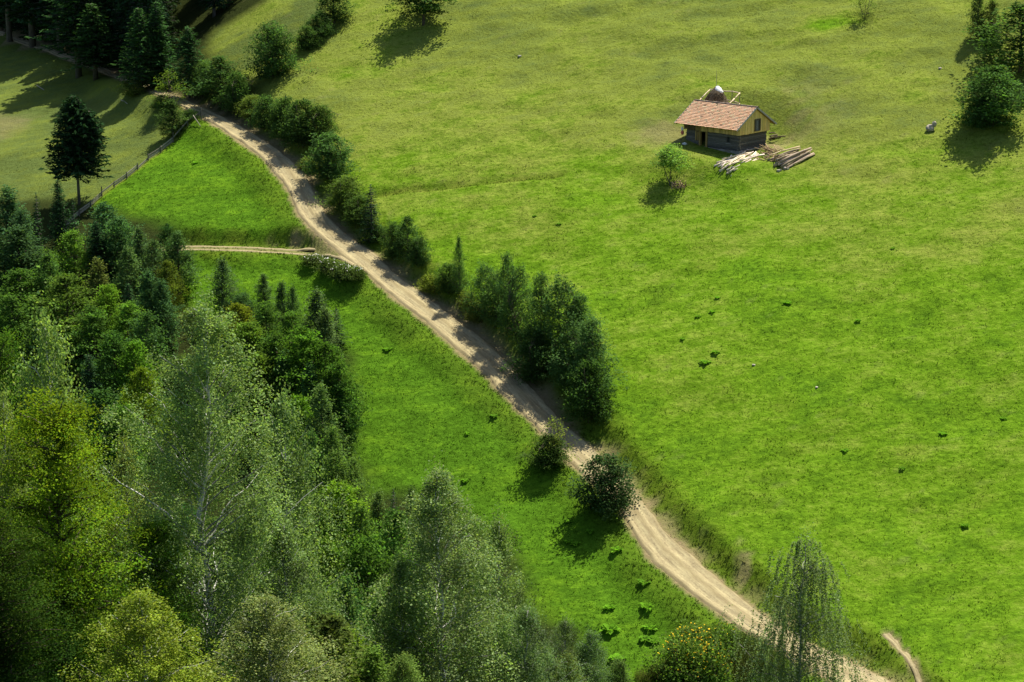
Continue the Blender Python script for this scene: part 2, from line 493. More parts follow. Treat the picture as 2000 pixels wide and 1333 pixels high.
def mat_leaf(name, trans=0.38, gloss=0.06):
    """leaves: the colour is the object's own colour, varied leaf by leaf by the 'tint' attribute"""
    m, nt, out = new_mat(name)
    oi = nd(nt, "ShaderNodeObjectInfo")
    at = nd(nt, "ShaderNodeAttribute", attribute_name='tint')
    col = mixc(nt, 1.0, oi.outputs['Color'], at.outputs['Color'], 'MULTIPLY')
    di, tr, gl = nd(nt, "ShaderNodeBsdfDiffuse"), nd(nt, "ShaderNodeBsdfTranslucent"), nd(nt, "ShaderNodeBsdfGlossy")
    nt.links.new(col, di.inputs[0])
    nt.links.new(mixc(nt, 1.0, col, (1.15, 1.25, 0.55), 'MULTIPLY'), tr.inputs[0])
    gl.inputs[0].default_value = (0.9, 0.95, 1.0, 1)
    gl.inputs['Roughness'].default_value = 0.42
    mx, mg = nd(nt, "ShaderNodeMixShader"), nd(nt, "ShaderNodeMixShader")
    mx.inputs[0].default_value = trans
    mg.inputs[0].default_value = gloss
    nt.links.new(di.outputs[0], mx.inputs[1])
    nt.links.new(tr.outputs[0], mx.inputs[2])
    nt.links.new(mx.outputs[0], mg.inputs[1])
    nt.links.new(gl.outputs[0], mg.inputs[2])
    nt.links.new(mg.outputs[0] if gloss > 0 else mx.outputs[0], out.inputs[0])
    return m

def mat_solid(name, c1, c2, scale=4.0, stretch=(1, 1, 1), rough=0.85, bump=0.3, obj_colour=False, tint=False, dist=0.02, spec=0.2):
    """two-tone grain in object space; optionally multiplied by the object's colour or the 'tint' attribute"""
    m, nt, out = new_mat(name)
    tc = nd(nt, "ShaderNodeTexCoord")
    mp = nd(nt, "ShaderNodeMapping")
    mp.inputs['Scale'].default_value = stretch
    nt.links.new(tc.outputs['Object'], mp.inputs[0])
    f = noise(nt, mp.outputs[0], scale, 5, 0.65)
    f2 = mth(nt, 'MULTIPLY', mth(nt, 'SUBTRACT', f, 0.3), 2.4)
    col = mixc(nt, f2, c1, c2)
    if obj_colour:
        oi = nd(nt, "ShaderNodeObjectInfo")
        col = mixc(nt, 1.0, col, oi.outputs['Color'], 'MULTIPLY')
    if tint:
        at = nd(nt, "ShaderNodeAttribute", attribute_name='tint')
        col = mixc(nt, 1.0, col, at.outputs['Color'], 'MULTIPLY')
    b = nd(nt, "ShaderNodeBsdfPrincipled")
    b.inputs['Roughness'].default_value = rough
    b.inputs['Specular IOR Level'].default_value = spec
    nt.links.new(col, b.inputs['Base Color'])
    if bump:
        bp = nd(nt, "ShaderNodeBump")
        bp.inputs['Strength'].default_value = bump
        bp.inputs['Distance'].default_value = dist
        nt.links.new(f, bp.inputs['Height'])
        nt.links.new(bp.outputs[0], b.inputs['Normal'])
    nt.links.new(b.outputs[0], out.inputs[0])
    return m

M = {}
M['ground'] = mat_ground()
M['grass'] = mat_grass()
M['road'] = mat_road()
M['leaf'] = mat_leaf("leaves", 0.45, 0.0)
M['weed'] = mat_leaf("weed_leaves", 0.45, 0.0)
M['needle'] = mat_leaf("needles", 0.15, 0.0)
M['birchleaf'] = mat_leaf("birch_leaves", 0.45, 0.006)
M['bark'] = mat_solid("brown_bark", (0.045, 0.034, 0.022), (0.13, 0.105, 0.075), 5, (1, 1, 0.3), 0.95)
M['spruce_bark'] = mat_solid("spruce_bark", (0.085, 0.075, 0.06), (0.17, 0.155, 0.13), 5, (1, 1, 0.3), 0.95)
M['birch_bark'] = mat_solid("birch_bark", (0.42, 0.41, 0.37), (0.85, 0.84, 0.79), 3.0, (0.6, 0.6, 1.6), 0.7, obj_colour=True)
M['old_log'] = mat_solid("weathered_log", (0.050, 0.046, 0.037), (0.165, 0.154, 0.125), 3.5, (0.5, 5, 7), 0.85, obj_colour=True)
M['pine'] = mat_solid("fresh_pine_board", (0.50, 0.35, 0.10), (0.76, 0.57, 0.21), 3.0, (5, 5, 0.5), 0.7, obj_colour=True)
M['grey_wood'] = mat_solid("grey_weathered_wood", (0.15, 0.14, 0.12), (0.36, 0.34, 0.30), 3.0, (1, 5, 5), 0.85, obj_colour=True)
M['peeled'] = mat_solid("peeled_pole", (0.30, 0.23, 0.14), (0.66, 0.56, 0.40), 2.2, (0.5, 6, 6), 0.75, obj_colour=True)
M['tile'] = mat_solid("clay_tile", (0.385, 0.222, 0.128), (0.52, 0.335, 0.215), 1.7, (1, 1, 1), 0.85, tint=True, bump=0.2)
M['ridge'] = mat_solid("mossy_ridge_tile", (0.10, 0.085, 0.06), (0.34, 0.28, 0.22), 5, (1, 1, 1), 0.95, obj_colour=True)
M['stone'] = mat_solid("field_stone", (0.16, 0.14, 0.11), (0.38, 0.35, 0.30), 6, (1, 1, 1), 0.95, bump=0.6, obj_colour=True)
M['hay'] = mat_solid("old_hay", (0.060, 0.044, 0.026), (0.17, 0.13, 0.080), 7, (2, 2, 0.35), 1.0, bump=1.0, dist=0.12)
M['hay_strand'] = mat_solid("hay_strand", (0.085, 0.062, 0.036), (0.22, 0.17, 0.105), 4, (1, 1, 1), 1.0, bump=0, tint=True)
M['tarp'] = mat_solid("white_sheet", (0.62, 0.63, 0.64), (0.85, 0.85, 0.85), 2.5, (1, 1, 1), 0.55, bump=0.8, dist=0.15)
M['dark'] = mat_solid("dark_window_glass", (0.02, 0.022, 0.025), (0.05, 0.055, 0.06), 2, (1, 1, 1), 0.25, bump=0, spec=0.5)
M['earth_floor'] = mat_solid("earth_floor", (0.03, 0.025, 0.02), (0.08, 0.065, 0.05), 3)
M['red'] = mat_solid("faded_red_cloth", (0.45, 0.10, 0.08), (0.55, 0.16, 0.13), 3)
M['petal_y'] = mat_solid("yellow_petals", (0.70, 0.42, 0.012), (0.78, 0.56, 0.02), 3, bump=0, tint=True)
M['petal_w'] = mat_solid("white_seed_heads", (0.55, 0.55, 0.50), (0.75, 0.74, 0.70), 3, bump=0, tint=True)

# ------------------------------------------------------------------ mesh building
class MB:
    def __init__(self):
        self.v, self.q, self.t, self.c, self.n = [], [], [], [], 0

    def add(self, V, quads=None, tris=None, tint=1.0):
        V = np.asarray(V, float).reshape(-1, 3)
        if quads is not None and len(quads):
            self.q.append(np.asarray(quads, int).reshape(-1, 4) + self.n)
        if tris is not None and len(tris):
            self.t.append(np.asarray(tris, int).reshape(-1, 3) + self.n)
        T = np.asarray(tint, float)
        if T.ndim == 0:
            T = np.full((len(V), 3), float(T))
        elif T.ndim == 1 and len(T) == 3 and len(V) != 3:
            T = np.tile(T, (len(V), 1))
        elif T.ndim == 1:
            T = np.repeat(T[:, None], 3, 1)
        self.c.append(T)
        self.v.append(V)
        self.n += len(V)
        return self

    def tube(self, pts, radii, n=6, cap=True, tint=1.0):
        P = np.asarray(pts, float)
        r = np.asarray(radii, float)
        k = len(P)
        T = np.gradient(P, axis=0)
        T /= np.linalg.norm(T, axis=1)[:, None] + 1e-9
        ref = np.tile([0.0, 0.0, 1.0], (k, 1))
        ref[np.abs(T[:, 2]) > 0.85] = [1.0, 0.0, 0.0]
        A = np.cross(T, ref)
        A /= np.linalg.norm(A, axis=1)[:, None] + 1e-9
        B = np.cross(T, A)
        a = np.arange(n) * 2 * math.pi / n
        V = P[:, None, :] + r[:, None, None] * (np.cos(a)[None, :, None] * A[:, None, :] + np.sin(a)[None, :, None] * B[:, None, :])
        V = V.reshape(-1, 3)
        Q, TT = [], []
        for i in range(k - 1):
            for j in range(n):
                j2 = (j + 1) % n
                Q.append((i * n + j, i * n + j2, (i + 1) * n + j2, (i + 1) * n + j))
        if cap:
            V = np.r_[V, [P[0]], [P[-1]]]
            for j in range(n):
                j2 = (j + 1) % n
                TT.append((k * n, j2, j))
                TT.append((k * n + 1, (k - 1) * n + j, (k - 1) * n + j2))
        return self.add(V, Q, TT, tint)

    def box(self, lo, hi, mat=None, tint=1.0):
        lo, hi = np.asarray(lo, float), np.asarray(hi, float)
        V = np.array([[(lo, hi)[i][0], (lo, hi)[j][1], (lo, hi)[k][2]] for i in (0, 1) for j in (0, 1) for k in (0, 1)])
        if mat is not None:
            V = V @ np.array(mat.to_3x3()).T + np.array(mat.translation)
        Q = [(0, 1, 3, 2), (4, 6, 7, 5), (0, 4, 5, 1), (2, 3, 7, 6), (0, 2, 6, 4), (1, 5, 7, 3)]
        return self.add(V, Q, None, tint)

    def leaves(self, C, size, rng, up=0.6, aspect=0.6, tint=1.0, axis=None, jit=0.25):
        """one small four-sided leaf per centre"""
        n = len(C)
        if n == 0:
            return self
        C = np.asarray(C, float)
        N = rng.normal(size=(n, 3))
        N[:, 2] = np.abs(N[:, 2]) + up
        N /= np.linalg.norm(N, axis=1)[:, None]
        A = rng.normal(size=(n, 3)) if axis is None else np.asarray(axis, float) + rng.normal(size=(n, 3)) * 0.25
        A = A - N * (A * N).sum(1)[:, None]
        A /= np.linalg.norm(A, axis=1)[:, None] + 1e-9
        B = np.cross(N, A)
        s = np.asarray(size) * (1 + jit * rng.normal(size=n)).clip(0.4, 1.8)
        s = s[:, None]
        V = np.stack([C - A * s * 0.5, C - A * s * 0.05 + B * s * 0.5 * aspect, C + A * s * 0.5, C - A * s * 0.05 - B * s * 0.5 * aspect], 1).reshape(-1, 3)
        T = np.asarray(tint, float)
        if T.ndim == 0:
            T = np.full((n, 3), float(T))
        elif T.ndim == 1:
            T = np.repeat(T[:, None], 3, 1)
        return self.add(V, np.arange(4 * n).reshape(-1, 4), None, np.repeat(T, 4, 0))

    def mesh(self, name, mat, smooth=False, extra=None):
        V = np.concatenate(self.v) if self.v else np.zeros((0, 3))
        Q = np.concatenate(self.q) if self.q else np.zeros((0, 4), int)
        T = np.concatenate(self.t) if self.t else np.zeros((0, 3), int)
        me = bpy.data.meshes.new(name)
        me.vertices.add(len(V))
        me.vertices.foreach_set('co', V.ravel())
        nl = Q.size + T.size
        me.loops.add(nl)
        me.loops.foreach_set('vertex_index', np.r_[Q.ravel(), T.ravel()].astype(np.int32))
        me.polygons.add(len(Q) + len(T))
        st = np.r_[np.arange(len(Q)) * 4, Q.size + np.arange(len(T)) * 3]
        me.polygons.foreach_set('loop_start', st.astype(np.int32))
        me.polygons.foreach_set('use_smooth', np.full(len(Q) + len(T), smooth))
        me.update(calc_edges=True)
        a = me.attributes.new('tint', 'FLOAT_COLOR', 'POINT')
        Ct = np.concatenate(self.c) if self.c else np.zeros((0, 3))
        a.data.foreach_set('color', np.c_[Ct, np.ones(len(Ct))].ravel())
        for k, (typ, field, arr) in (extra or {}).items():
            a = me.attributes.new(k, typ, 'POINT')
            a.data.foreach_set(field, np.asarray(arr, float).ravel())
        if mat is not None:
            me.materials.append(mat)
        me.validate()
        return me

    def build(self, name, mat, parent=None, smooth=False, kind=None, color=None, extra=None, label=None):
        return link(name, self.mesh(name, mat, smooth, extra), parent, kind, color, label)

def link(name, me, parent=None, kind=None, color=None, label=None):
    o = bpy.data.objects.new(name, me)
    COL.objects.link(o)
    if parent is not None:
        o.parent = parent
    if kind:
        o['kind'] = kind
    if color is not None:
        o.color = (*color, 1.0)
    if label:
        o['label'] = label
    return o

def thing(name, label, cat, loc=(0, 0, 0), rz=0.0, group=None, me=None, color=None):
    o = link(name, me, None, None, color)
    o.location = loc
    o.rotation_euler = (0, 0, rz)
    o['label'] = label
    o['category'] = cat
    if group:
        o['group'] = group
    return o

# ------------------------------------------------------------------ the ground
def spaced(lo, hi, step, far_lo, far_hi, n=26):
    mid = np.arange(lo, hi + 1e-6, step)
    k = (np.arange(1, n + 1) / n) ** 2.0
    k = 0.35 * np.arange(1, n + 1) / n * 0.2 + k * 0.93
    return np.r_[(lo - (lo - far_lo) * k)[::-1], mid, hi + (far_hi - hi) * k]

gx = spaced(-92, 92, 0.45, -420, 420)
gy = spaced(118, 300, 0.42, -60, 900)
GXX, GYY = np.meshgrid(gx, gy)
fx, fy = GXX.ravel(), GYY.ravel()
fz = ground_z(fx, fy)
nx, ny = len(gx), len(gy)
ii = (np.arange(ny - 1)[:, None] * nx + np.arange(nx - 1)[None, :]).ravel()
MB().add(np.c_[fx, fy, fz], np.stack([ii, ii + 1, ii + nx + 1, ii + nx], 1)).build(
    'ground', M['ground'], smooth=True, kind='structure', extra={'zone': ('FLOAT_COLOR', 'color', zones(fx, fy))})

# the dirt road: level bed, two worn wheel tracks, ragged edges
def strip_mesh(name, C, Z, W, na, prof, mat, seed, step=0.45, edge=0.22, up=0.0):
    P = resample(np.c_[C, Z, W], step)
    n = len(P)
    T = np.gradient(P[:, :2], axis=0)
    T /= np.linalg.norm(T, axis=1)[:, None]
    Nn = np.stack([-T[:, 1], T[:, 0]], 1)
    sl = np.arange(n) * step
    a = np.linspace(-1, 1, na)
    hwL = P[:, 3] / 2 * (1 + 0.0) + edge * fbm(sl / 1.3, sl * 0 + 3.3, seed, 3)
    hwR = P[:, 3] / 2 + edge * fbm(sl / 1.1, sl * 0 + 8.1, seed + 5, 3)
    off = np.where(a[None, :] < 0, a[None, :] * hwL[:, None], a[None, :] * hwR[:, None])
    X = P[:, 0][:, None] + Nn[:, 0][:, None] * off
    Y = P[:, 1][:, None] + Nn[:, 1][:, None] * off
    h = prof(a)[None, :] + 0.045 * fbm(X / 0.8, Y / 0.8, seed + 9, 3)
    edgefall = -0.16 * sstep(0.86, 1.0, np.abs(a))[None, :]
    Zz = P[:, 2][:, None] + h + edgefall + up
    i = (np.arange(n - 1)[:, None] * na + np.arange(na - 1)[None, :]).ravel()
    uv = np.stack([off.ravel(), np.repeat(sl, na), np.tile(a, n)], 1)
    MB().add(np.stack([X, Y, Zz], 2).reshape(-1, 3), np.stack([i, i + na, i + na + 1, i + 1], 1)).build(
        name, mat, smooth=True, kind='structure', extra={'road_uv': ('FLOAT_VECTOR', 'vector', uv)})

ruts = lambda a: 0.055 - 0.085 * (np.exp(-((a - 0.48) / 0.17) ** 2) + np.exp(-((a + 0.48) / 0.17) ** 2)) + 0.03 * np.exp(-(a / 0.2) ** 2)
strip_mesh('dirt_road', ROAD_C, ROAD_Z, ROAD_W, 33, ruts, M['road'], 61, 0.4)
_T = np.gradient(TRACK_C, axis=0)
_T /= np.linalg.norm(_T, axis=1)[:, None]
_N = np.stack([-_T[:, 1], _T[:, 0]], 1)
for sgn in (-1, 1):
    _q = TRACK_C + _N * 0.85 * sgn
    _d, _s, _g = near_line(_q[:, 0].copy(), _q[:, 1].copy(), ROAD_C)
    _keep = _d > np.interp(_s, np.arange(len(ROAD_W)), ROAD_W) / 2 - 0.5
    _n = int(np.argmin(_keep)) if not _keep.all() else len(_q)
    _z = smooth(np.max([ground_z(_q[:, 0] + _N[:, 0] * e, _q[:, 1] + _N[:, 1] * e) for e in (-0.3, 0, 0.3)], 0), 2)
    _z = np.minimum(_z, TRACK_Z + 0.25) + 0.07
    strip_mesh('wheel_rut', _q[:_n], _z[:_n], np.full(_n, 0.66), 7, lambda a: 0 * a - 0.02, M['road'], 70 + sgn, 0.4, 0.12)
_pz = ground_z(PATH_C[:, 0], PATH_C[:, 1])
strip_mesh('footpath', PATH_C, _pz, np.full(len(PATH_C), 0.75), 7, lambda a: 0.07 * a * a, M['road'], 77, 0.3, 0.2, 0.06)

# short grass standing on the slope (nobody could count it)
def grass_mass():
    rng = np.random.default_rng(5)
    n = 330000
    # spread evenly over the part of the slope that the camera looks at
    d = rng.random(n)
    y = 135 + (295 - 135) * d ** 0.85
    half = 0.268 * y
    x = rng.uniform(-1, 1, n) * half
    keep = ~((y > 255) & (x < -48))
    x, y = x[keep], y[keep]
    z_ = zones(x, y)
    p = (1 - z_[:, 1] * 1.2) * (1 - 0.85 * z_[:, 2]) * (0.55 + 0.45 * z_[:, 3]) * (0.35 + 1.1 * vnoise(x / 1.3, y / 0.9, 91))
    road, rs, _ = near_line(x, y, ROAD_C, 4)
    p[road < np.interp(rs, np.arange(len(ROAD_W)), ROAD_W) / 2 + 0.1] = 0
    tr, _, _ = near_line(x, y, TRACK_C, 4)
    p[(tr > 0.45) & (tr < 1.25)] = 0
    keep = rng.random(len(x)) < p
    x, y, z_ = x[keep], y[keep], z_[keep]
    n = len(x)
    z = ground_z(x, y)
    hgt = (0.07 + 0.08 * rng.random(n)) * (1 + 0.55 * z_[:, 3] - 0.35 * z_[:, 0])
    tint = 0.65 + 0.7 * rng.random(n)
    V, T, Zc, Ti = [], [], [], []
    for k in range(2):
        az = rng.uniform(0, 2 * math.pi, n)
        w = hgt * (0.5 + 0.5 * rng.random(n))
        lean = rng.normal(size=(n, 2)) * hgt[:, None] * 0.6
        ox, oy = rng.normal(size=n) * 0.08, rng.normal(size=n) * 0.08
        a = np.c_[x + ox - np.cos(az) * w * .5, y + oy - np.sin(az) * w * .5, z - 0.02]
        b = np.c_[x + ox + np.cos(az) * w * .5, y + oy + np.sin(az) * w * .5, z - 0.02]
        c = np.c_[x + ox + lean[:, 0], y + oy + lean[:, 1], z + hgt]
        V.append(np.stack([a, b, c], 1).reshape(-1, 3))
        Zc.append(np.repeat(z_, 3, 0))
        Ti.append(np.repeat(tint, 3))
    V = np.concatenate(V)
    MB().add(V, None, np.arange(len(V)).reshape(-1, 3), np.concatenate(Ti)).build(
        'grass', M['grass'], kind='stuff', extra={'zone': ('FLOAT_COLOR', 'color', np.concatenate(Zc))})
    return n

N_GRASS = grass_mass()
# ------------------------------------------------------------------ trees
def wob(rng, a, b, k, amt):
    a, b = np.asarray(a, float), np.asarray(b, float)
    t = np.linspace(0, 1, k)[:, None]
    P = a + (b - a) * t
    P[1:-1] += rng.normal(size=(k - 2, 3)) * amt
    return P

def along(P, s):
    s = np.asarray(s) * (len(P) - 1)
    i = np.clip(s.astype(int), 0, len(P) - 2)
    f = (s - i)[:, None]
    return P[i] * (1 - f) + P[i + 1] * f

ENV = {
    'round': lambda t: np.clip(np.sin(math.pi * np.clip(0.12 + 0.88 * t, 0, 1) ** 0.80), 0, 1) ** 0.65,
    'egg': lambda t: np.clip(np.sin(math.pi * np.clip(0.10 + 0.90 * t, 0, 1) ** 0.62), 0, 1) ** 0.75,
    'cone': lambda t: (1 - t) ** 0.75 * (0.55 + 0.45 * np.clip(t * 6, 0, 1)) + 0.05,
    'dome': lambda t: np.sqrt(np.clip(1 - np.clip(t, 0, 1) ** 2.4, 0, 1)) * (0.72 + 0.28 * np.clip(t * 4, 0, 1)),
}

def proto_broad(seed, H=9.0, RAD=3.0, t0=0.15, env='round', nprim=44, nclump=7, nleaf=26, leaf=0.27, clump=0.36, flat=0.55, shoots=0, stems=1, lift=0.5, aspect=0.62,
                tone=0.22, warm=0.05, fill=0.0, autumn=0.0):
    rng = np.random.default_rng(seed)
    tr, cr = MB(), MB()
    E = ENV[env]
    lobes = rng.uniform(0, 2 * math.pi, 3)
    tops = []
    for s in range(stems):
        off = np.array([0, 0, 0.0]) if stems == 1 else np.r_[rng.normal(size=2) * RAD * 0.10, 0]
        tip = np.r_[rng.normal(size=2) * RAD * (0.08 if stems == 1 else 0.45), H * (0.93 if stems == 1 else rng.uniform(0.6, 0.95))]
        P = wob(rng, off - [0, 0, 0.6], tip, 7, H * 0.008)
        r0 = H * 0.016 / math.sqrt(stems)
        tr.tube(P, np.linspace(r0, 0.02, 7), 7 if stems == 1 else 5)
        tops.append(P)
    Cs, Ts, Zt = [], [], []
    def clump_at(c, k, rc, tone_):
        p = c + rng.normal(size=(k, 3)) * np.array([rc, rc, rc * flat])
        Cs.append(p)
        Ts.append(np.full(k, tone_) * (1 + 0.12 * rng.normal(size=k)))
    for i in range(nprim):
        t = np.clip((i + 0.5) / nprim + rng.normal() * 0.02, 0.01, 0.985)
        z = H * (t0 + (1 - t0) * t)
        az = i * 2.39996 + rng.normal() * 0.25
        lob = 1 + 0.16 * math.cos(2 * (az - lobes[0]) + 3 * t) + 0.12 * math.cos(3 * (az - lobes[1]) - 5 * t)
        L = RAD * float(E(np.array(t))) * rng.uniform(0.72, 1.14) * lob
        P0 = tops[i % stems]
        el = lift * (0.35 + 0.9 * t)
        zb = max(z - L * math.tan(min(el, 1.2)) * 0.9, 0.06 * H)
        base = along(P0, np.array([np.clip((zb + 0.6) / (P0[-1, 2] + 0.6), 0.02, 0.97)]))[0]
        tip = np.array([math.cos(az) * L, math.sin(az) * L, z])
        B = wob(rng, base, tip, 5, 0.05 * L)
        B[1:4, 2] += np.array([0.5, 0.6, 0.35]) * 0.10 * L
        tr.tube(B, np.linspace(H * 0.0042 + 0.012, 0.008, 5), 4, cap=False)
        pt = 1 + tone * rng.normal()
        nc = max(2, int(round(nclump * (0.40 + 0.70 * float(E(np.array(t)))))))
        ss = np.clip(1.03 - np.abs(rng.normal(size=nc)) * (0.34 + fill), 0.15, 1.06)
        cc = along(B, np.clip(ss, 0, 1)) + rng.normal(size=(nc, 3)) * np.array([1, 1, 0.7]) * (0.16 * L + 0.12) * np.clip(ss, 0.3, 1)[:, None]
        for c in cc:
            clump_at(c, max(4, int(nleaf * rng.uniform(0.55, 1.4))), clump * rng.uniform(0.7, 1.25), pt * (1 + 0.12 * rng.normal()))
    clump_at(np.array([tops[0][-1][0], tops[0][-1][1], H * 0.965]), nleaf, clump * 0.7, 1.0)
    # upright leafy shoots that break the outline
    for k in range(shoots):
        az, t = rng.uniform(0, 2 * math.pi), rng.uniform(0.25, 0.97)
        rr = RAD * float(E(np.array(t))) * math.sqrt(rng.uniform(0.15, 1.0))
        b = np.array([math.cos(az) * rr, math.sin(az) * rr, H * (t0 + (1 - t0) * t) - 0.25])
        hl = rng.uniform(0.07, 0.15) * H
        m = int(nleaf * 0.8)
        u = rng.random(m)
        p = b + np.c_[rng.normal(size=(m, 2)) * 0.10 + np.outer(u, rng.normal(size=2) * 0.12), u * hl]
        Cs.append(p)
        Ts.append(np.full(m, 1 + tone * rng.normal() * 0.8) * (1 + 0.1 * rng.normal(size=m)))
    C, T = np.concatenate(Cs), np.concatenate(Ts).clip(0.35, 1.9)
    C[:, 2] = np.maximum(C[:, 2], 0.04)
    w = rng.normal(size=len(T)) * warm
    # leaves high in an autumn crown have turned yellow, the lower ones are still green
    g = autumn * np.clip(1.15 - (C[:, 2] / H - 0.25) / 0.6 + 0.25 * rng.normal(size=len(T)), 0, 1)
    cr.leaves(C, leaf, rng, up=0.7, aspect=aspect, tint=np.c_[T * (1 + w) * (1 - 0.75 * g), T * (1 - 0.45 * g), T * (1 - w)])
    return dict(H=H, W=2 * RAD * 1.03, trunk=tr.mesh('trunk', M['bark'], True), crown=cr.mesh('crown', M['leaf']), n=len(C))

def proto_birch(seed, H=20.0, RAD=4.2, t0=0.12, nprim=60, nstrand=12, per=26, leaf=0.13, hang=(0.5, 2.0), env='egg', limbs=12, lift=0.95, spread=0.13, lean=0.02, droop=1.0, tone=0.2, maxel=1.3):
    """hanging twigs on rising white limbs; each limb is a piece of its own"""
    rng = np.random.default_rng(seed)
    tr, cr = MB(), MB()
    P0 = wob(rng, (0, 0, -1.0), (H * lean, H * lean * 0.5, H * 0.97), 10, H * 0.006)
    tr.tube(P0, np.linspace(H * 0.0095, 0.02, 10), 8)
    limb_meshes, twigs = [], MB()
    Cs, Ts = [], []
    E = ENV[env]
    ph = rng.uniform(0, 6.28, 3)
    for i in range(nprim):
        t = np.clip((i + 0.5) / nprim + rng.normal() * 0.02, 0.01, 0.98)
        z = H * (t0 + (1 - t0) * t)
        az = i * 2.39996 + rng.normal() * 0.3
        lob = 1 + 0.2 * math.cos(2 * (az - ph[0]) + 4 * t) + 0.15 * math.cos(3 * (az - ph[1]) - 6 * t)
        L = RAD * float(E(np.array(t))) * rng.uniform(0.6, 1.12) * lob
        el = min(lift * (0.7 + 0.5 * t), maxel)
        zb = max(z - L * math.tan(el) * 0.75, 0.08 * H)
        base = along(P0, np.array([(zb + 1.0) / (H * 0.97 + 1.0)]))[0]
        tip = np.array([math.cos(az) * L + P0[-1][0] * t, math.sin(az) * L, z])
        B = wob(rng, base, tip, 6, 0.035 * L)
        B[1:5, 2] += np.array([0.5, 0.9, 0.9, 0.5]) * 0.09 * L
        r = (H * 0.0028 + 0.010 * L) * 0.62
        mb = MB().tube(B, np.linspace(r, 0.010, 6), 5, cap=False)
        if i % max(1, nprim // limbs) == 2 and len(limb_meshes) < limbs:
            limb_meshes.append(mb.mesh('limb', M['birch_bark'], True))
        else:
            twigs.tube(B, np.linspace(r * 0.8, 0.008, 6), 4, cap=False)
        pt = 1 + tone * rng.normal()
        ns = max(4, int(round(nstrand * (0.28 + 0.80 * float(E(np.array(t)))))))
        for s in np.clip(1.04 - np.abs(rng.normal(size=ns)) * 0.42, 0.15, 1.04):
            st = along(B, np.array([min(s, 1.0)]))[0] + rng.normal(size=3) * np.array([1, 1, 0.5]) * (0.13 * L + 0.15)
            hl = rng.uniform(*hang) * (0.45 + 0.75 * float(E(np.array(t)))) 
            m = max(6, int(per * rng.uniform(0.6, 1.3)))
            u = rng.random(m)
            dr = rng.normal(size=2) * 0.16 * hl
            out = np.array([math.cos(az), math.sin(az)]) * 0.22 * hl
            q = st + np.c_[np.outer(np.sqrt(u), dr + out), (0.10 * hl - u * hl) * droop]
            q += rng.normal(size=(m, 3)) * spread * np.array([1, 1, 0.8])
            Cs.append(q)
            Ts.append(np.full(m, pt * (1 + 0.14 * rng.normal())) * (1 + 0.14 * rng.normal(size=m)))
    m = per * 4
    Cs.append(np.array([P0[-1][0], P0[-1][1], H * 0.985]) + rng.normal(size=(m, 3)) * np.array([0.25, 0.25, 0.5]))
    Ts.append(np.full(m, 1.0))
    C, T = np.concatenate(Cs), np.concatenate(Ts).clip(0.4, 1.9)
    C[:, 2] = np.maximum(C[:, 2], 0.05)
    w = rng.normal(size=len(T)) * 0.07
    cr.leaves(C, leaf, rng, up=0.15, aspect=0.72, tint=np.c_[T * (1 + w), T, T * (1 - w)])
    return dict(H=H, W=2 * RAD, trunk=tr.mesh('trunk', M['birch_bark'], True), crown=cr.mesh('crown', M['birchleaf']), limbs=limb_meshes,
                twigs=twigs.mesh('twigs', M['birch_bark'], True), n=len(C))

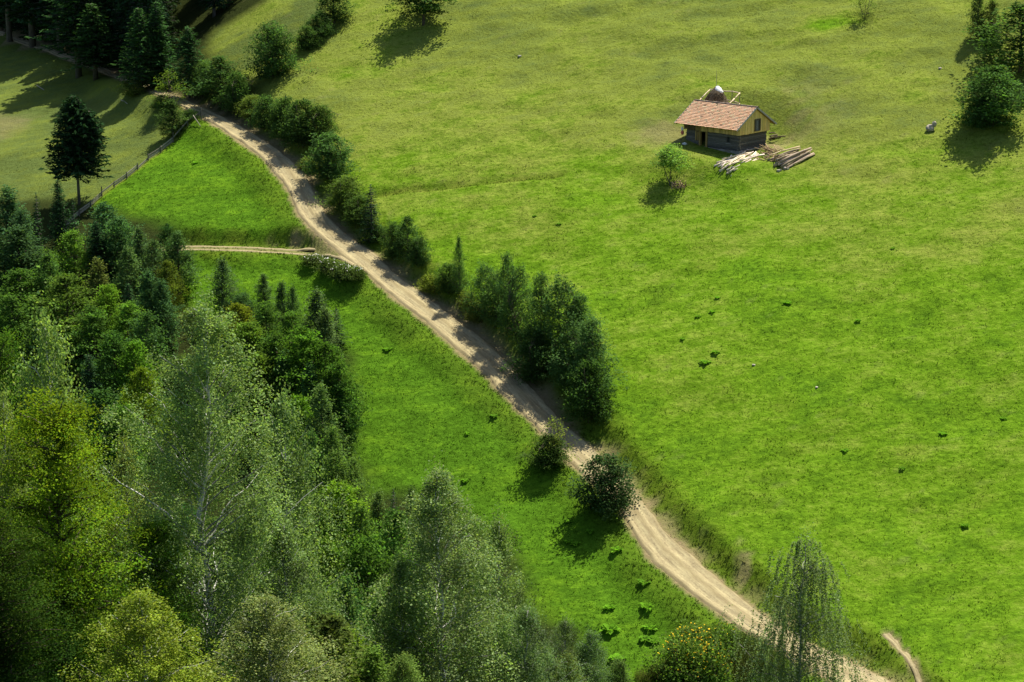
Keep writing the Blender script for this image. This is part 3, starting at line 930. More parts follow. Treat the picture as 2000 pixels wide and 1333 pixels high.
def proto_spruce(seed, H=16.0, RAD=2.6, t0=0.06, dens=1.0, power=0.82, leaf=0.42, side=None, ragged=0.18):
    rng = np.random.default_rng(seed)
    tr, cr = MB(), MB()
    stems = [(np.array([0, 0.0]), 0.0, H, RAD, t0)]
    if side:
        stems.append(side)
    Cs, Ax, Ts, Sz = [], [], [], []
    for (o, zlo, ztop, rad, tt) in stems:
        P = np.array([[o[0] * (1 if zlo else 1), o[1], zlo - (0.8 if zlo == 0 else 0)], [o[0], o[1], (zlo + ztop) / 2], [o[0], o[1], ztop - 0.1]])
        if zlo:
            P[0] = [0, 0, zlo - 1.0]
        tr.tube(P, [H * 0.0155 if zlo == 0 else 0.10, H * 0.009 if zlo == 0 else 0.07, 0.02], 8)
        z0 = zlo + (ztop - zlo) * tt
        z = z0
        while z < ztop - 0.15:
            f = (z - z0) / (ztop - z0)
            Lw = rad * (1 - f) ** power * min(1.0, 0.72 + 2.2 * f) + 0.10
            nb = max(4, int(round((6 + 3 * (1 - f)) * dens)))
            a0 = rng.uniform(0, 6.28)
            for b in range(nb):
                az = a0 + b * 2 * math.pi / nb + rng.normal() * 0.18
                L = Lw * (1 + ragged * rng.normal())
                L = max(L, 0.12)
                rise = 0.35 * f - 0.12
                s = np.arange(0.22, L + 0.2, 0.26)
                u = s / max(L, 0.3)
                px, py = math.cos(az), math.sin(az)
                zz = z + rise * s - 0.26 * L * np.clip(u, 0, 1.1) ** 1.5 + 0.16 * L * np.clip(u, 0, 1.1) ** 4
                cpt = np.c_[o[0] + px * s, o[1] + py * s, zz]
                tr.tube(np.c_[[o[0], o[0] + px * L * 0.9], [o[1], o[1] + py * L * 0.9], [z, zz[-1]]], [0.035, 0.01], 3, cap=False)
                pt = 1 + 0.22 * rng.normal()
                for sd in (-1, 0, 1):
                    w = (0.10 + 0.26 * np.sin(np.clip(1.05 - u, 0, 1) * math.pi * 0.8)) * min(1.0, 0.4 + L / 2.0)
                    q = cpt.copy()
                    q[:, 0] += -py * w * sd
                    q[:, 1] += px * w * sd
                    q[:, 2] -= np.abs(sd) * w * 0.45 + 0.04
                    q += rng.normal(size=q.shape) * 0.05
                    ax = np.tile([px - py * sd * 0.9, py + px * sd * 0.9, -0.35 - 0.3 * abs(sd)], (len(q), 1))
                    Cs.append(q)
                    Ax.append(ax)
                    Ts.append(np.full(len(q), pt) * (1 + 0.12 * rng.normal(size=len(q))) * (0.9 + 0.25 * np.clip(u, 0, 1)))
                    Sz.append(np.full(len(q), leaf * (0.75 + 0.35 * min(1, L))))
            z += rng.uniform(0.30, 0.46) * (0.7 + 0.5 * (1 - f)) / max(dens, 0.8)
        m = 14
        Cs.append(np.c_[o[0] + rng.normal(size=m) * 0.06, o[1] + rng.normal(size=m) * 0.06, ztop - rng.random(m) * 0.9])
        Ax.append(np.tile([0, 0, 1.0], (m, 1)))
        Ts.append(np.full(m, 1.0))
        Sz.append(np.full(m, 0.3))
    C = np.concatenate(Cs)
    cr.leaves(C, np.concatenate(Sz), rng, up=0.9, aspect=0.42, tint=np.concatenate(Ts).clip(0.4, 1.8), axis=np.concatenate(Ax))
    return dict(H=H, W=2 * RAD, trunk=tr.mesh('trunk', M['spruce_bark'], True), crown=cr.mesh('crown', M['needle']), n=len(C))

PROTO = {
    'spruce': [proto_spruce(101, 16, 2.5), proto_spruce(102, 16, 2.9, 0.10, 0.95, 0.75), proto_spruce(103, 15, 2.2, 0.04, 1.0, 0.9), proto_spruce(104, 18, 2.9, 0.16, 0.9, 0.7, ragged=0.26)],
    'tall_spruce': [proto_spruce(105, 18, 2.7, 0.24, 0.95, 0.7, ragged=0.24), proto_spruce(106, 17, 2.5, 0.20, 0.95, 0.75, ragged=0.22)],
    'young_spruce': [proto_spruce(111, 7, 1.45, 0.02, 0.9, 0.9, 0.30), proto_spruce(112, 8, 1.3, 0.03, 0.9, 0.85, 0.30)],
    'lone': [proto_spruce(121, 13.2, 3.35, 0.31, 1.4, 0.62, 0.48, side=(np.array([1.75, -0.3]), 7.3, 11.6, 1.75, 0.02), ragged=0.16)],
    'maple': [proto_broad(201, 10, 3.3, 0.16, 'round', 46, 8, 26, 0.28, 0.40, 0.42), proto_broad(202, 9, 3.2, 0.14, 'egg', 46, 8, 26, 0.27, 0.40, 0.42),
              proto_broad(203, 11, 3.2, 0.20, 'round', 50, 8, 26, 0.28, 0.40, 0.40)],
    'ash': [proto_broad(211, 9, 2.7, 0.10, 'egg', 46, 7, 24, 0.25, 0.36, 0.7, 30), proto_broad(212, 8, 2.6, 0.10, 'round', 44, 7, 24, 0.25, 0.36, 0.7, 26),
            proto_broad(213, 10, 2.4, 0.10, 'egg', 50, 7, 24, 0.25, 0.34, 0.8, 34, lift=0.8)],
    'aspen': [proto_broad(221, 9, 1.9, 0.10, 'egg', 54, 6, 22, 0.20, 0.27, 0.9, 44, lift=1.0), proto_broad(222, 8, 1.7, 0.06, 'cone', 54, 6, 22, 0.20, 0.25, 0.9, 36, lift=1.0),
              proto_broad(223, 9.5, 1.6, 0.08, 'egg', 56, 6, 22, 0.20, 0.25, 0.9, 44, lift=1.1)],
    'alder': [proto_broad(226, 9, 2.5, 0.06, 'round', 56, 7, 24, 0.19, 0.32, 0.85, 70, 2, 0.9), proto_broad(227, 8.5, 2.3, 0.06, 'egg', 56, 7, 24, 0.19, 0.32, 0.85, 80, 2, 1.0),
              proto_broad(228, 9, 2.2, 0.05, 'round', 58, 7, 24, 0.19, 0.30, 0.9, 90, 3, 1.0)],
    'shrub': [proto_broad(231, 5, 2.5, 0.03, 'dome', 56, 8, 26, 0.19, 0.30, 0.75, 70, 7, 0.8, fill=0.1), proto_broad(232, 4.6, 2.6, 0.02, 'dome', 56, 8, 26, 0.19, 0.30, 0.75, 60, 7, 0.7, fill=0.1),
              proto_broad(233, 5.6, 2.3, 0.03, 'round', 56, 8, 26, 0.19, 0.29, 0.8, 80, 6, 0.9, fill=0.1), proto_broad(234, 5, 2.2, 0.04, 'dome', 48, 8, 24, 0.19, 0.27, 0.8, 90, 8, 0.9, fill=0.1)],
    'lowshrub': [proto_broad(241, 1.9, 1.5, 0.02, 'dome', 34, 7, 18, 0.15, 0.20, 0.8, 26, 6, 0.7, fill=0.1), proto_broad(242, 1.7, 1.5, 0.02, 'dome', 34, 7, 18, 0.15, 0.20, 0.8, 30, 6, 0.8, fill=0.1)],
    'willow': [proto_broad(250, 4.4, 1.5, 0.46, 'round', 28, 6, 21, 0.16, 0.25, 0.8, 22, 2, 0.9)],
    'sparse': [proto_broad(251, 4.4, 1.5, 0.36, 'dome', 22, 5, 11, 0.17, 0.26, 0.8, 16, 2, 0.9), proto_broad(252, 5, 1.7, 0.12, 'egg', 22, 5, 11, 0.17, 0.26, 0.8, 20, 3, 0.9)],
    'beech': [proto_broad(266, 19, 4.5, 0.08, 'dome', 110, 15, 60, 0.135, 0.46, 0.36, 0, 1, 0.6, tone=0.34, warm=0.12, fill=0.26, autumn=0.6)],
    'fineshrub': [proto_broad(271, 8.5, 2.3, 0.05, 'cone', 70, 10, 40, 0.11, 0.26, 0.9, 70, 1, 0.9, warm=0.08)],
    'birch': [proto_birch(301, 23.0, 4.7, 0.16, 100, 33, 44, 0.10, (0.6, 2.3), 'egg', 33, 0.95)],
    'birch2': [proto_birch(302, 16.5, 3.6, 0.10, 78, 30, 42, 0.10, (0.6, 2.4), 'egg', 20, 0.95)],
    'birch3': [proto_birch(303, 14.0, 3.1, 0.10, 66, 24, 38, 0.10, (0.5, 1.9), 'egg', 10, 0.95), proto_birch(305, 12.0, 2.6, 0.10, 62, 24, 36, 0.10, (0.5, 1.8), 'round', 10, 0.9)],
    'weeping': [proto_birch(304, 13.5, 3.0, 0.14, 70, 13, 76, 0.095, (1.0, 3.8), 'dome', 9, 0.8, 0.045, 0.03)],
}

LEAFY = {'willow': 2.6, 'shrub': 2.0, 'aspen': 1.95, 'ash': 1.9, 'tall_spruce': 1.5, 'spruce': 1.5, 'young_spruce': 1.5, 'lone': 1.2, 'birch': 1.9, 'birch2': 1.9, 'birch3': 1.85, 'weeping': 1.8, 'beech': 1.15, 'alder': 2.25}

def plant(kind, name, pos, H, W, col, label, cat='tree', group=None, variant=None, rz=None, bark=None):
    P = PROTO[kind]
    p = P[R.randrange(len(P)) if variant is None else variant % len(P)]
    col = tuple(c * LEAFY.get(kind, 1.75) * w for c, w in zip(col, (1.03, 0.98, 0.80)))
    o = thing(name, label, cat, pos, R.uniform(0, 6.28) if rz is None else rz, group)
    sz = H / p['H']
    sx = W / p['W'] if W else sz
    o.scale = (sx, sx, sz)
    c = link('crown', p['crown'], o, None, col)
    t = link('stems' if 'shrub' in name or 'bush' in name else 'trunk', p['trunk'], o, None, bark or (1, 1, 1))
    if 'limbs' in p:
        for m in p['limbs']:
            link('limb', m, o, None, bark or (1, 1, 1))
        link('twigs', p['twigs'], o, None, tuple(0.55 * k for k in (bark or (1, 1, 1))), None)
    return o

def from_base(u, vb, vt):
    """foot of a tree seen at pixel (u, vb), its height from the pixel row of its top, and metres per pixel there"""
    g = G(u, vb)
    d = ray(u, vt)
    top = g[1] * d[2] / d[1]
    return g, top - g[2]

def from_top(u, vt, H):
    """a tree of height H on the far slope whose top shows at (u, vt)"""
    d = ray(u, vt)
    end = GB(u, vt)[1]
    ys = np.arange(100.0, end + 0.5, 0.25)
    xs = ys * d[0] / d[1]
    h = ys * d[2] / d[1] - terrain_base(xs, ys)
    k = np.where(h >= H)[0]
    i = k[-1] if len(k) else int(h.argmax())
    x, y = xs[i], ys[i]
    z = GZ(x, y)
    return np.array([x, y, z]), y * d[2] / d[1] - z

def from_near(u, vt, y):
    d = ray(u, vt)
    x = y * d[0] / d[1]
    z = GZ(x, y)
    return np.array([x, y, z]), y * d[2] / d[1] - z

def mpp(p):
    return (p[1] * CP - p[2] * SP) / FPX
# ------------------------------------------------------------------ the log barn
HL, HWID, TH = 7.3, 5.2, math.radians(-43.0)
H0 = Vector((25.33, 221.0, -35.52))
barn = thing('log_barn', 'small barn of dark logs under a board loft and red tiled roof on the meadow', 'barn', H0, TH)
HM = Matrix.Translation(H0) @ Matrix.Rotation(TH, 4, 'Z')
ZS, ZE, ZR, YF, YB, XL, XR = 2.15, 2.78, 5.0, 1.05, 1.2, 1.0, 0.5       # storey, eave, ridge, overhangs
YM = HWID / 2
SLF, SLB = (ZR - ZE) / (YM + YF), (ZR - ZE) / (YM + YB)

def bit(name, lo, hi, mat, parent, color=None, rot=None, piv=None, label=None):
    mb = MB()
    lo, hi = np.array(lo, float), np.array(hi, float)
    c = (lo + hi) / 2
    mm = None
    if rot is not None:
        mm = Matrix.Translation(Vector(c)) @ rot @ Matrix.Translation(Vector(-c))
    mb.box(lo, hi, mm)
    return mb.build(name, mat, parent, color=color, label=label)

def hewn(name, a, b, r, ry, parent, mat, color):
    """hewn log from a to b, r half height, ry half thickness, rounded edges, own slight unevenness"""
    a, b = np.array(a, float), np.array(b, float)
    ax = (b - a) / np.linalg.norm(b - a)
    side = np.array([-ax[1], ax[0], 0])
    prof = [(-1, -0.6), (-0.65, -1), (0.65, -1), (1, -0.6), (1, 0.6), (0.65, 1), (-0.65, 1), (-1, 0.6)]
    V = []
    for t in (0, 0.33, 0.66, 1):
        k = 1 + R.uniform(-0.07, 0.07)
        o = R.uniform(-0.012, 0.012)
        for (p, q) in prof:
            V.append(a + (b - a) * t + side * (p * ry * k + o) + np.array([0, 0, q * r * k]))
    Q = [(i * 8 + j, i * 8 + (j + 1) % 8, (i + 1) * 8 + (j + 1) % 8, (i + 1) * 8 + j) for i in range(3) for j in range(8)]
    V += [a, b]
    T = [(32, (j + 1) % 8, j) for j in range(8)] + [(33, 24 + j, 24 + (j + 1) % 8) for j in range(8)]
    return MB().add(V, Q, T).build(name, mat, parent, color=color)

def grey(lo=0.7, hi=1.25, warm=0.0):
    k = R.uniform(lo, hi)
    return (k * (1 + warm), k, k * (1 - warm))

# field stones of the footing: front and right side are in view
def stone_mesh(seed):
    rng = np.random.default_rng(seed)
    V = np.array([(x, y, z) for x in (-1, 1) for y in (-1, 1) for z in (-1, 1)] + [(1.25, 0, 0), (-1.25, 0, 0), (0, 1.25, 0), (0, -1.25, 0), (0, 0, 1.2), (0, 0, -1.2)], float) * 0.5
    V *= 1 + 0.13 * rng.normal(size=V.shape)
    f = {8: (4, 5, 7, 6), 9: (0, 2, 3, 1), 10: (2, 6, 7, 3), 11: (0, 1, 5, 4), 12: (1, 3, 7, 5), 13: (0, 4, 6, 2)}
    T = [(c, q[i], q[(i + 1) % 4]) for c, q in f.items() for i in range(4)]
    return MB().add(V, None, T).mesh('stone', M['stone'])

STONES = [stone_mesh(s) for s in range(6)]
for face in (0, 1):
    x = 0.0
    ln = HL if face == 0 else HWID
    for row in range(4):
        x = 0.0
        while x < ln - 0.1:
            w = R.uniform(0.28, 0.55)
            o = link('stone', STONES[R.randrange(6)], barn, None, grey(0.7, 1.25, 0.03))
            o.scale = (w * 1.02, 0.34, 0.27)
            c = x + w / 2
            zz = 0.15 - row * 0.24 + R.uniform(-0.02, 0.02)
            o.location = (-c, 0.10 + R.uniform(-0.03, 0.03), zz) if face == 0 else (-0.10 + R.uniform(-0.03, 0.03), c, zz)
            o.rotation_euler = (R.uniform(-0.1, 0.1), R.uniform(-0.1, 0.1), (0 if face == 0 else math.pi / 2) + R.uniform(-0.1, 0.1))
            x += w
bit('footing', (-HL + 0.1, HWID - 0.35, -0.9), (-0.1, HWID - 0.05, 0.29), M['stone'], barn)
bit('footing', (-HL + 0.02, 0.35, -0.9), (-HL + 0.3, HWID - 0.36, 0.29), M['stone'], barn)
bit('earth_floor', (-HL + 0.31, 0.3, -0.5), (-0.3, HWID - 0.4, 0.12), M['earth_floor'], barn)

# log walls
NLOG = 9
lh = (ZS - 0.28) / NLOG
D0, D1, W0, W1 = -HL * 0.735, -HL * 0.635, -HL * 0.225, -HL * 0.165
for k in range(NLOG):
    z = 0.28 + lh * (k + 0.5)
    r = lh * 0.505
    ends = [(-HL - R.uniform(0.05, 0.2), R.uniform(0.05, 0.18))]
    segs = [ends[0]]
    if z < 1.95:
        segs = [(ends[0][0], D0 - 0.08), (D1 + 0.08, ends[0][1])]
    if 1.02 < z < 1.70:
        segs = segs[:-1] + [(segs[-1][0], W0 - 0.05), (W1 + 0.05, segs[-1][1])]
    for a, b in segs:
        hewn('log', (a, 0.13, z), (b, 0.13, z), r, 0.115, barn, M['old_log'], grey(0.7, 1.35))
    zs = min(z + lh * 0.5, ZS - lh * 0.4)
    hewn('log', (-0.13, 0.25, z + 0.02), (-0.13, HWID - 0.02 + R.uniform(0, 0.15), z + 0.02), r, 0.115, barn, M['old_log'], grey(0.65, 1.2))
    hewn('log', (-HL + 0.13, 0.25, z), (-HL + 0.13, HWID, z), r, 0.115, barn, M['old_log'], grey(0.65, 1.2))
    hewn('log', (-HL + 0.25, HWID - 0.13, z), (-0.25, HWID - 0.13, z), r, 0.115, barn, M['old_log'], grey(0.65, 1.2))
for k in range(4):                                                     # notched corner ends stand out at the near corner
    hewn('log_end', (-0.05, 0.0, 0.45 + k * 0.46), (-0.05, -0.13, 0.45 + k * 0.46), 0.085, 0.085, barn, M['old_log'], grey(0.9, 1.4))

# doorway, its posts and the plank leaf folded back on the wall
fr = thing_frame = link('door_frame', None, barn)
for (a, b) in ((D0 - 0.20, D0), (D1, D1 + 0.24)):
    bit('post', (a, -0.05, 0.22), (b, 0.24, 1.98), M['pine'], fr, (0.48, 0.44, 0.40))
bit('lintel', (D0 - 0.20, -0.05, 1.981), (D1 + 0.24, 0.24, 2.10), M['pine'], fr, (0.40, 0.38, 0.34))
bit('threshold', (D0 + 0.001, -0.06, 0.20), (D1 - 0.001, 0.24, 0.30), M['grey_wood'], fr)
leaf = link('door', None, barn)
for k, (w, cc) in enumerate(((0.16, 0.55), (0.13, 0.18), (0.16, 0.50))):  # middle plank coloured dark to paint the shaded slot between two boards
    x = D0 - 0.66 + k * 0.155
    bit('plank', (x, -0.14, 0.95), (x + w - 0.012, -0.10, 2.02 - 0.03 * k), M['pine'], leaf, (cc, cc * 0.92, cc * 0.85))
bit('ledge', (D0 - 0.66, -0.10, 1.30), (D0 - 0.21, -0.065, 1.38), M['pine'], leaf, (0.4, 0.37, 0.33))
wf = link('window', None, barn)
bit('pane', (W0 + 0.01, 0.17, 1.03), (W1 - 0.01, 0.18, 1.69), M['dark'], wf)
bit('sill', (W0 - 0.10, -0.07, 0.965), (W1 + 0.10, 0.20, 1.025), M['grey_wood'], wf, (1.1, 1.1, 1.1))
for a, b in ((W0 - 0.06, W0), (W1, W1 + 0.06)):
    bit('frame', (a, -0.01, 1.026), (b, 0.2, 1.70), M['grey_wood'], wf, (0.35, 0.34, 0.33))

# board loft, jutting a hand's breadth over the logs
bit('floor_beam', (-HL - 0.26, -0.24, ZS + 0.0), (0.24, -0.10, ZS + 0.13), M['pine'], barn, (0.75, 0.68, 0.5))
bit('floor_beam', (0.10, -0.099, ZS), (0.24, HWID + 0.22, ZS + 0.13), M['pine'], barn, (0.75, 0.68, 0.5))
bit('loft_floor', (-HL - 0.2, -0.09, ZS + 0.02), (0.09, HWID + 0.2, ZS + 0.10), M['pine'], barn, (0.5, 0.45, 0.35))
bw = 0.205
x = -HL - 0.25
while x < 0.22:
    w = min(bw * R.uniform(0.85, 1.15), 0.25 - x)
    top = ZE + (YF - 0.26) * SLF - 0.06
    f = (x + HL) / HL
    k = R.uniform(0.62, 1.1)
    cc = (k, k * 0.97, k * R.uniform(0.8, 1.0))
    if f < 0.19:
        cc = (0.17 * k, 0.16 * k, 0.21 * k)
    elif f < 0.30 or 0.41 < f < 0.44:
        cc = (0.5 * k, 0.46 * k, 0.42 * k)
    j = R.uniform(-0.01, 0.01)
    bit('board', (x, -0.275 + j, ZS - 0.05 + R.uniform(-0.03, 0.02)), (x + w - 0.014, -0.25 + j, top), M['pine'], barn, cc)
    x += w
x = -HL - 0.25
while x < 0.2:                                                          # the back, wider boards
    bit('board', (x, HWID + 0.25, ZS - 0.05), (x + 0.34, HWID + 0.275, ZE + (YB - 0.26) * SLB - 0.06), M['pine'], barn, grey(0.6, 0.9))
    x += 0.355
GW0, GW1, GWT, GWB = HWID * 0.50, HWID * 0.50 + 0.98, ZS + 1.48, ZS + 0.12
for xs, xo, old in ((0.25, 0.275, False), (-HL - 0.275, -HL - 0.25, True)):
    y = -0.25
    while y < HWID + 0.24:
        w = min(bw * R.uniform(0.88, 1.15), HWID + 0.25 - y)
        a, b = y, y + w - 0.013
        def roof_at(q):
            return (ZE + (q + YF) * SLF if q < YM else ZE + (HWID + YB - q) * SLB) - 0.07
        k = R.uniform(0.82, 1.18)
        cc = (k, k * R.uniform(0.94, 1.03), k * R.uniform(0.8, 1.05)) if not old else (0.5 * k, 0.47 * k, 0.42 * k)
        spans = [(ZS - 0.05 + R.uniform(-0.03, 0.02), None)]
        if not old and b > GW0 and a < GW1:
            spans = [(ZS - 0.05, GWB), (GWT, None)]
        for (lo, hi) in spans:
            ha, hb = (roof_at(a), roof_at(b)) if hi is None else (hi, hi)
            j = R.uniform(-0.008, 0.008)
            V = [(xs + j, a, lo), (xs + j, b, lo), (xs + j, b, hb), (xs + j, a, ha), (xo + j, a, lo), (xo + j, b, lo), (xo + j, b, hb), (xo + j, a, ha)]
            MB().add(V, [(0, 3, 2, 1), (4, 5, 6, 7), (0, 1, 5, 4), (1, 2, 6, 5), (2, 3, 7, 6), (3, 0, 4, 7)]).build('board', M['pine'], barn, color=cc)
        y += w
gw = link('loft_hatch', None, barn)
for (a, b, lo, hi) in ((GW0 - 0.03, GW0 + 0.13, GWB - 0.02, GWT + 0.02), (GW1 - 0.11, GW1 + 0.03, GWB - 0.02, GWT + 0.02)):
    bit('jamb', (0.255, a, lo), (0.31, b, hi), M['grey_wood'], gw, (0.32, 0.30, 0.24))
bit('head', (0.255, GW0 + 0.131, GWT - 0.12), (0.31, GW1 - 0.111, GWT + 0.02), M['grey_wood'], gw, (0.30, 0.28, 0.23))
bit('sill', (0.255, GW0 + 0.131, GWB - 0.03), (0.33, GW1 - 0.111, GWB + 0.07), M['grey_wood'], gw, (0.5, 0.46, 0.36))
for k in range(4):
    y = GW0 + 0.135 + k * 0.182
    cc = (0.55, 0.60, 0.66) if k in (1, 2) else (0.36, 0.36, 0.34)
    bit('plank', (0.20 + 0.01 * (k % 2), y, GWB + 0.071), (0.235 + 0.01 * (k % 2), y + 0.172, GWT - 0.121), M['grey_wood'], gw, cc)

# roof: rafters, board deck, rows of clay tiles, ridge caps, verge boards
roof = link('roof', None, barn)
X0, X1 = -HL - XL, XR
def slope_pt(x, s, up, front=True):
    """point at distance s up the slope from the eave"""
    if front:
        L = math.hypot(YM + YF, ZR - ZE)
        return np.array([x, -YF + (YM + YF) * s / L, ZE + (ZR - ZE) * s / L]) + up * np.array([0, -(ZR - ZE) / L, (YM + YF) / L])
    L = math.hypot(YM + YB, ZR - ZE)
    return np.array([x, HWID + YB - (YM + YB) * s / L, ZE + (ZR - ZE) * s / L]) + up * np.array([0, (ZR - ZE) / L, (YM + YB) / L])

def slab(mb, x0, x1, s0, s1, u0, u1, front, lift0=0.0, lift1=0.0, tint=1.0, skew=0.0):
    V = [slope_pt(x, s + (skew if x == x1 else 0), u, front) for x in (x0, x1) for s, (u) in ((s0, u0 + lift0), (s0, u1 + lift0), (s1, u0 + lift1), (s1, u1 + lift1))]
    mb.add(V, [(0, 1, 3, 2), (4, 6, 7, 5), (0, 4, 5, 1), (2, 3, 7, 6), (0, 2, 6, 4), (1, 5, 7, 3)], None, tint)

LF, LB = math.hypot(YM + YF, ZR - ZE), math.hypot(YM + YB, ZR - ZE)
for front, L in ((True, LF), (False, LB)):
    mb = MB()
    slab(mb, X0 + 0.02, X1 - 0.02, 0.04, L - 0.004, -0.045, -0.012, front)
    mb.build('roof_deck', M['pine'], roof, color=(0.45, 0.40, 0.32))
    for k in range(9):
        mb = MB()
        xx = X0 + 0.15 + k * (X1 - X0 - 0.42) / 8
        slab(mb, xx, xx + 0.11, 0.02, L - 0.12, -0.165, -0.047, front)
        mb.build('rafter', M['pine'], roof, color=(0.36, 0.33, 0.28))
    rows = 17 if front else 16
    n = 50
    tl = MB()
    rng = np.random.default_rng(8 + front)
    wdt = (X1 - X0) / n
    for r_ in range(rows):
        s0 = -0.05 + r_ * (L - 0.02) / rows
        for c in range(n):
            x0 = X0 + (c + (0.5 if r_ % 2 else 0.0)) * wdt
            if x0 + wdt > X1 + 0.02:
                continue
            k = 1 + 0.075 * rng.normal()
            dark = rng.random() < 0.022
            if dark:
                k *= 0.5
            hue = rng.normal() * 0.035
            g = rng.random() < 0.10
            t = np.array([k * (1 + hue), k, k * (1 - hue)])
            if g:
                t = t * np.array([0.82, 1.12, 1.1])
            dz = rng.normal() * 0.004
            slab(tl, x0 + 0.008, x0 + wdt - 0.008, s0 + rng.normal() * 0.012 + (0.05 if dark else 0), s0 + (L / rows) * 1.12, 0.0 + dz, 0.028 + dz, front, 0.052, 0.0, t, rng.normal() * 0.012)
    tl.build('tiles', M['tile'], roof, kind='stuff')
x = X0 - 0.02
while x < X1:
    w = R.uniform(0.30, 0.36)
    mb = MB()
    zc = ZR + 0.0 + R.uniform(-0.012, 0.015)
    a = np.linspace(-0.2, math.pi + 0.2, 7)
    prof = np.c_[YM + 0.125 * np.cos(a), zc + 0.125 * np.sin(a)]
    V = [(xx, p[0] * (1.0) , p[1] + (0.02 if xx == x else 0)) for xx in (x, x + w + 0.03) for p in prof]
    mb.add(V, [(j, j + 1, 7 + j + 1, 7 + j) for j in range(6)], None)
    mb.add([(x, YM, zc - 0.03)] + [V[j] for j in range(7)], None, [(0, j + 2, j + 1) for j in range(6)])
    k = R.uniform(0.5, 1.15)
    mb.build('ridge_tile', M['ridge'], roof, color=(k, k * R.uniform(0.85, 1.0), k * R.uniform(0.8, 1.0)))
    x += w
for front, L in ((True, LF), (False, LB)):
    for xx, nm in ((X0 - 0.035, 'verge_board'), (X1, 'verge_board')):
        mb = MB()
        slab(mb, xx, xx + 0.035, -0.06, L - 0.10, -0.11, 0.085, front)
        mb.build(nm, M['grey_wood'], roof, color=(1.35, 1.36, 1.38))
# things that hang and lie by the far end of the front wall
def H(x, y, z):
    return HM @ Vector((x, y, z))

def lump(mb, c, r, rng, seg=8, ring=5, tint=1.0, rough=0.12):
    V = []
    for i in range(ring + 1):
        a = math.pi * i / ring
        for j in range(seg):
            b = 2 * math.pi * j / seg
            k = 1 + rough * rng.normal()
            V.append((c[0] + r[0] * k * math.sin(a) * math.cos(b), c[1] + r[1] * k * math.sin(a) * math.sin(b), c[2] + r[2] * k * math.cos(a)))
    Q = [(i * seg + j, (i + 1) * seg + j, (i + 1) * seg + (j + 1) % seg, i * seg + (j + 1) % seg) for i in range(ring) for j in range(seg)]
    mb.add(V, Q, None, tint)

rngo = np.random.default_rng(77)
cl = thing('hanging_cloth', 'red and white cloth hung at the left end of the barn loft', 'cloth', H(-HL - 0.62, -0.1, ZS - 0.38), TH)
mb = MB(); lump(mb, (0, 0, 0.26), (0.20, 0.10, 0.22), rngo); mb.build('white_top', M['tarp'], cl, True)
mb = MB(); lump(mb, (0.02, 0, -0.16), (0.24, 0.09, 0.24), rngo); mb.build('red_part', M['red'], cl, True)
mb = MB(); mb.tube([(0.0, 0, 0.45), (0.18, 0, 0.62), (0.40, 0, 0.72)], [0.015] * 3, 4); mb.build('peg', M['grey_wood'], cl)
g = G(1337, 283)
mb = MB(); lump(mb, (0, 0, 0.10), (0.32, 0.22, 0.16), rngo, 8, 5)
tg = thing('white_stone', 'white stone lying at the left foot of the barn wall', 'stone', g, 0, None, mb.mesh('white_stone', M['tarp']))

# ------------------------------------------------------------------ haystack and its pole fence behind the barn
g, hh = from_top(1399, 170, 3.1)
hs = thing('haystack', 'dark old haystack with a white sheet over its tip, behind the barn roof', 'haystack', g)
prof = [(1.15, -0.5), (1.35, 0.0), (1.55, 0.5), (1.45, 1.0), (1.15, 1.6), (0.80, 2.2), (0.48, 2.7), (0.2, 3.0), (0.03, 3.12)]
sc = hh / 3.1
mb = MB()
seg = 26
V = []
rg = np.random.default_rng(3)
for (r_, z) in prof:
    for j in range(seg):
        k = 1 + 0.045 * rg.normal()
        V.append((r_ * k * math.cos(2 * math.pi * j / seg) * sc, r_ * k * math.sin(2 * math.pi * j / seg) * sc, z * sc + 0.03 * rg.normal()))
mb.add(V, [(i * seg + j, i * seg + (j + 1) % seg, (i + 1) * seg + (j + 1) % seg, (i + 1) * seg + j) for i in range(len(prof) - 1) for j in range(seg)])
mb.build('hay', M['hay'], hs, True)
mb = MB()
n = 5200                                                               # loose stems hanging down the sides
a = rg.uniform(0, 6.283, n); z = rg.uniform(0.0, 2.6, n)
rr = np.interp(z, [p[1] for p in prof], [p[0] for p in prof]) + 0.02
C = np.c_[rr * np.cos(a), rr * np.sin(a), z] * sc
ax = np.c_[np.cos(a) * 0.35, np.sin(a) * 0.35, -np.ones(n)]
mb.leaves(C, 0.34, rg, up=0.3, aspect=0.10, tint=(0.6 + 0.7 * rg.random(n)), axis=ax)
mb.build('loose_stems', M['hay_strand'], hs, kind='stuff')
mb = MB()
V = []
cap = [(0.42, 2.62), (0.45, 2.68), (0.38, 2.85), (0.28, 3.0), (0.14, 3.14), (0.04, 3.18)]
for i, (r_, z) in enumerate(cap):
    for j in range(14):
        k = 1 + (0.16 if i < 2 else 0.08) * math.sin(j * 2.7 + i) + 0.05 * rg.normal()
        V.append(((r_ * k * math.cos(2 * math.pi * j / 14) + 0.12) * sc, r_ * k * math.sin(2 * math.pi * j / 14) * sc, (z + (0.09 * math.sin(j * 1.9) if i < 2 else 0)) * sc))
mb.add(V, [(i * 14 + j, i * 14 + (j + 1) % 14, (i + 1) * 14 + (j + 1) % 14, (i + 1) * 14 + j) for i in range(5) for j in range(14)])
mb.build('sheet', M['tarp'], hs, True)
MB().tube([(0, 0, 0.5), (0.02, 0, 3.2), (0.0, 0.05, 4.5 * sc)], [0.05, 0.035, 0.015], 6).build('pole', M['grey_wood'], hs)

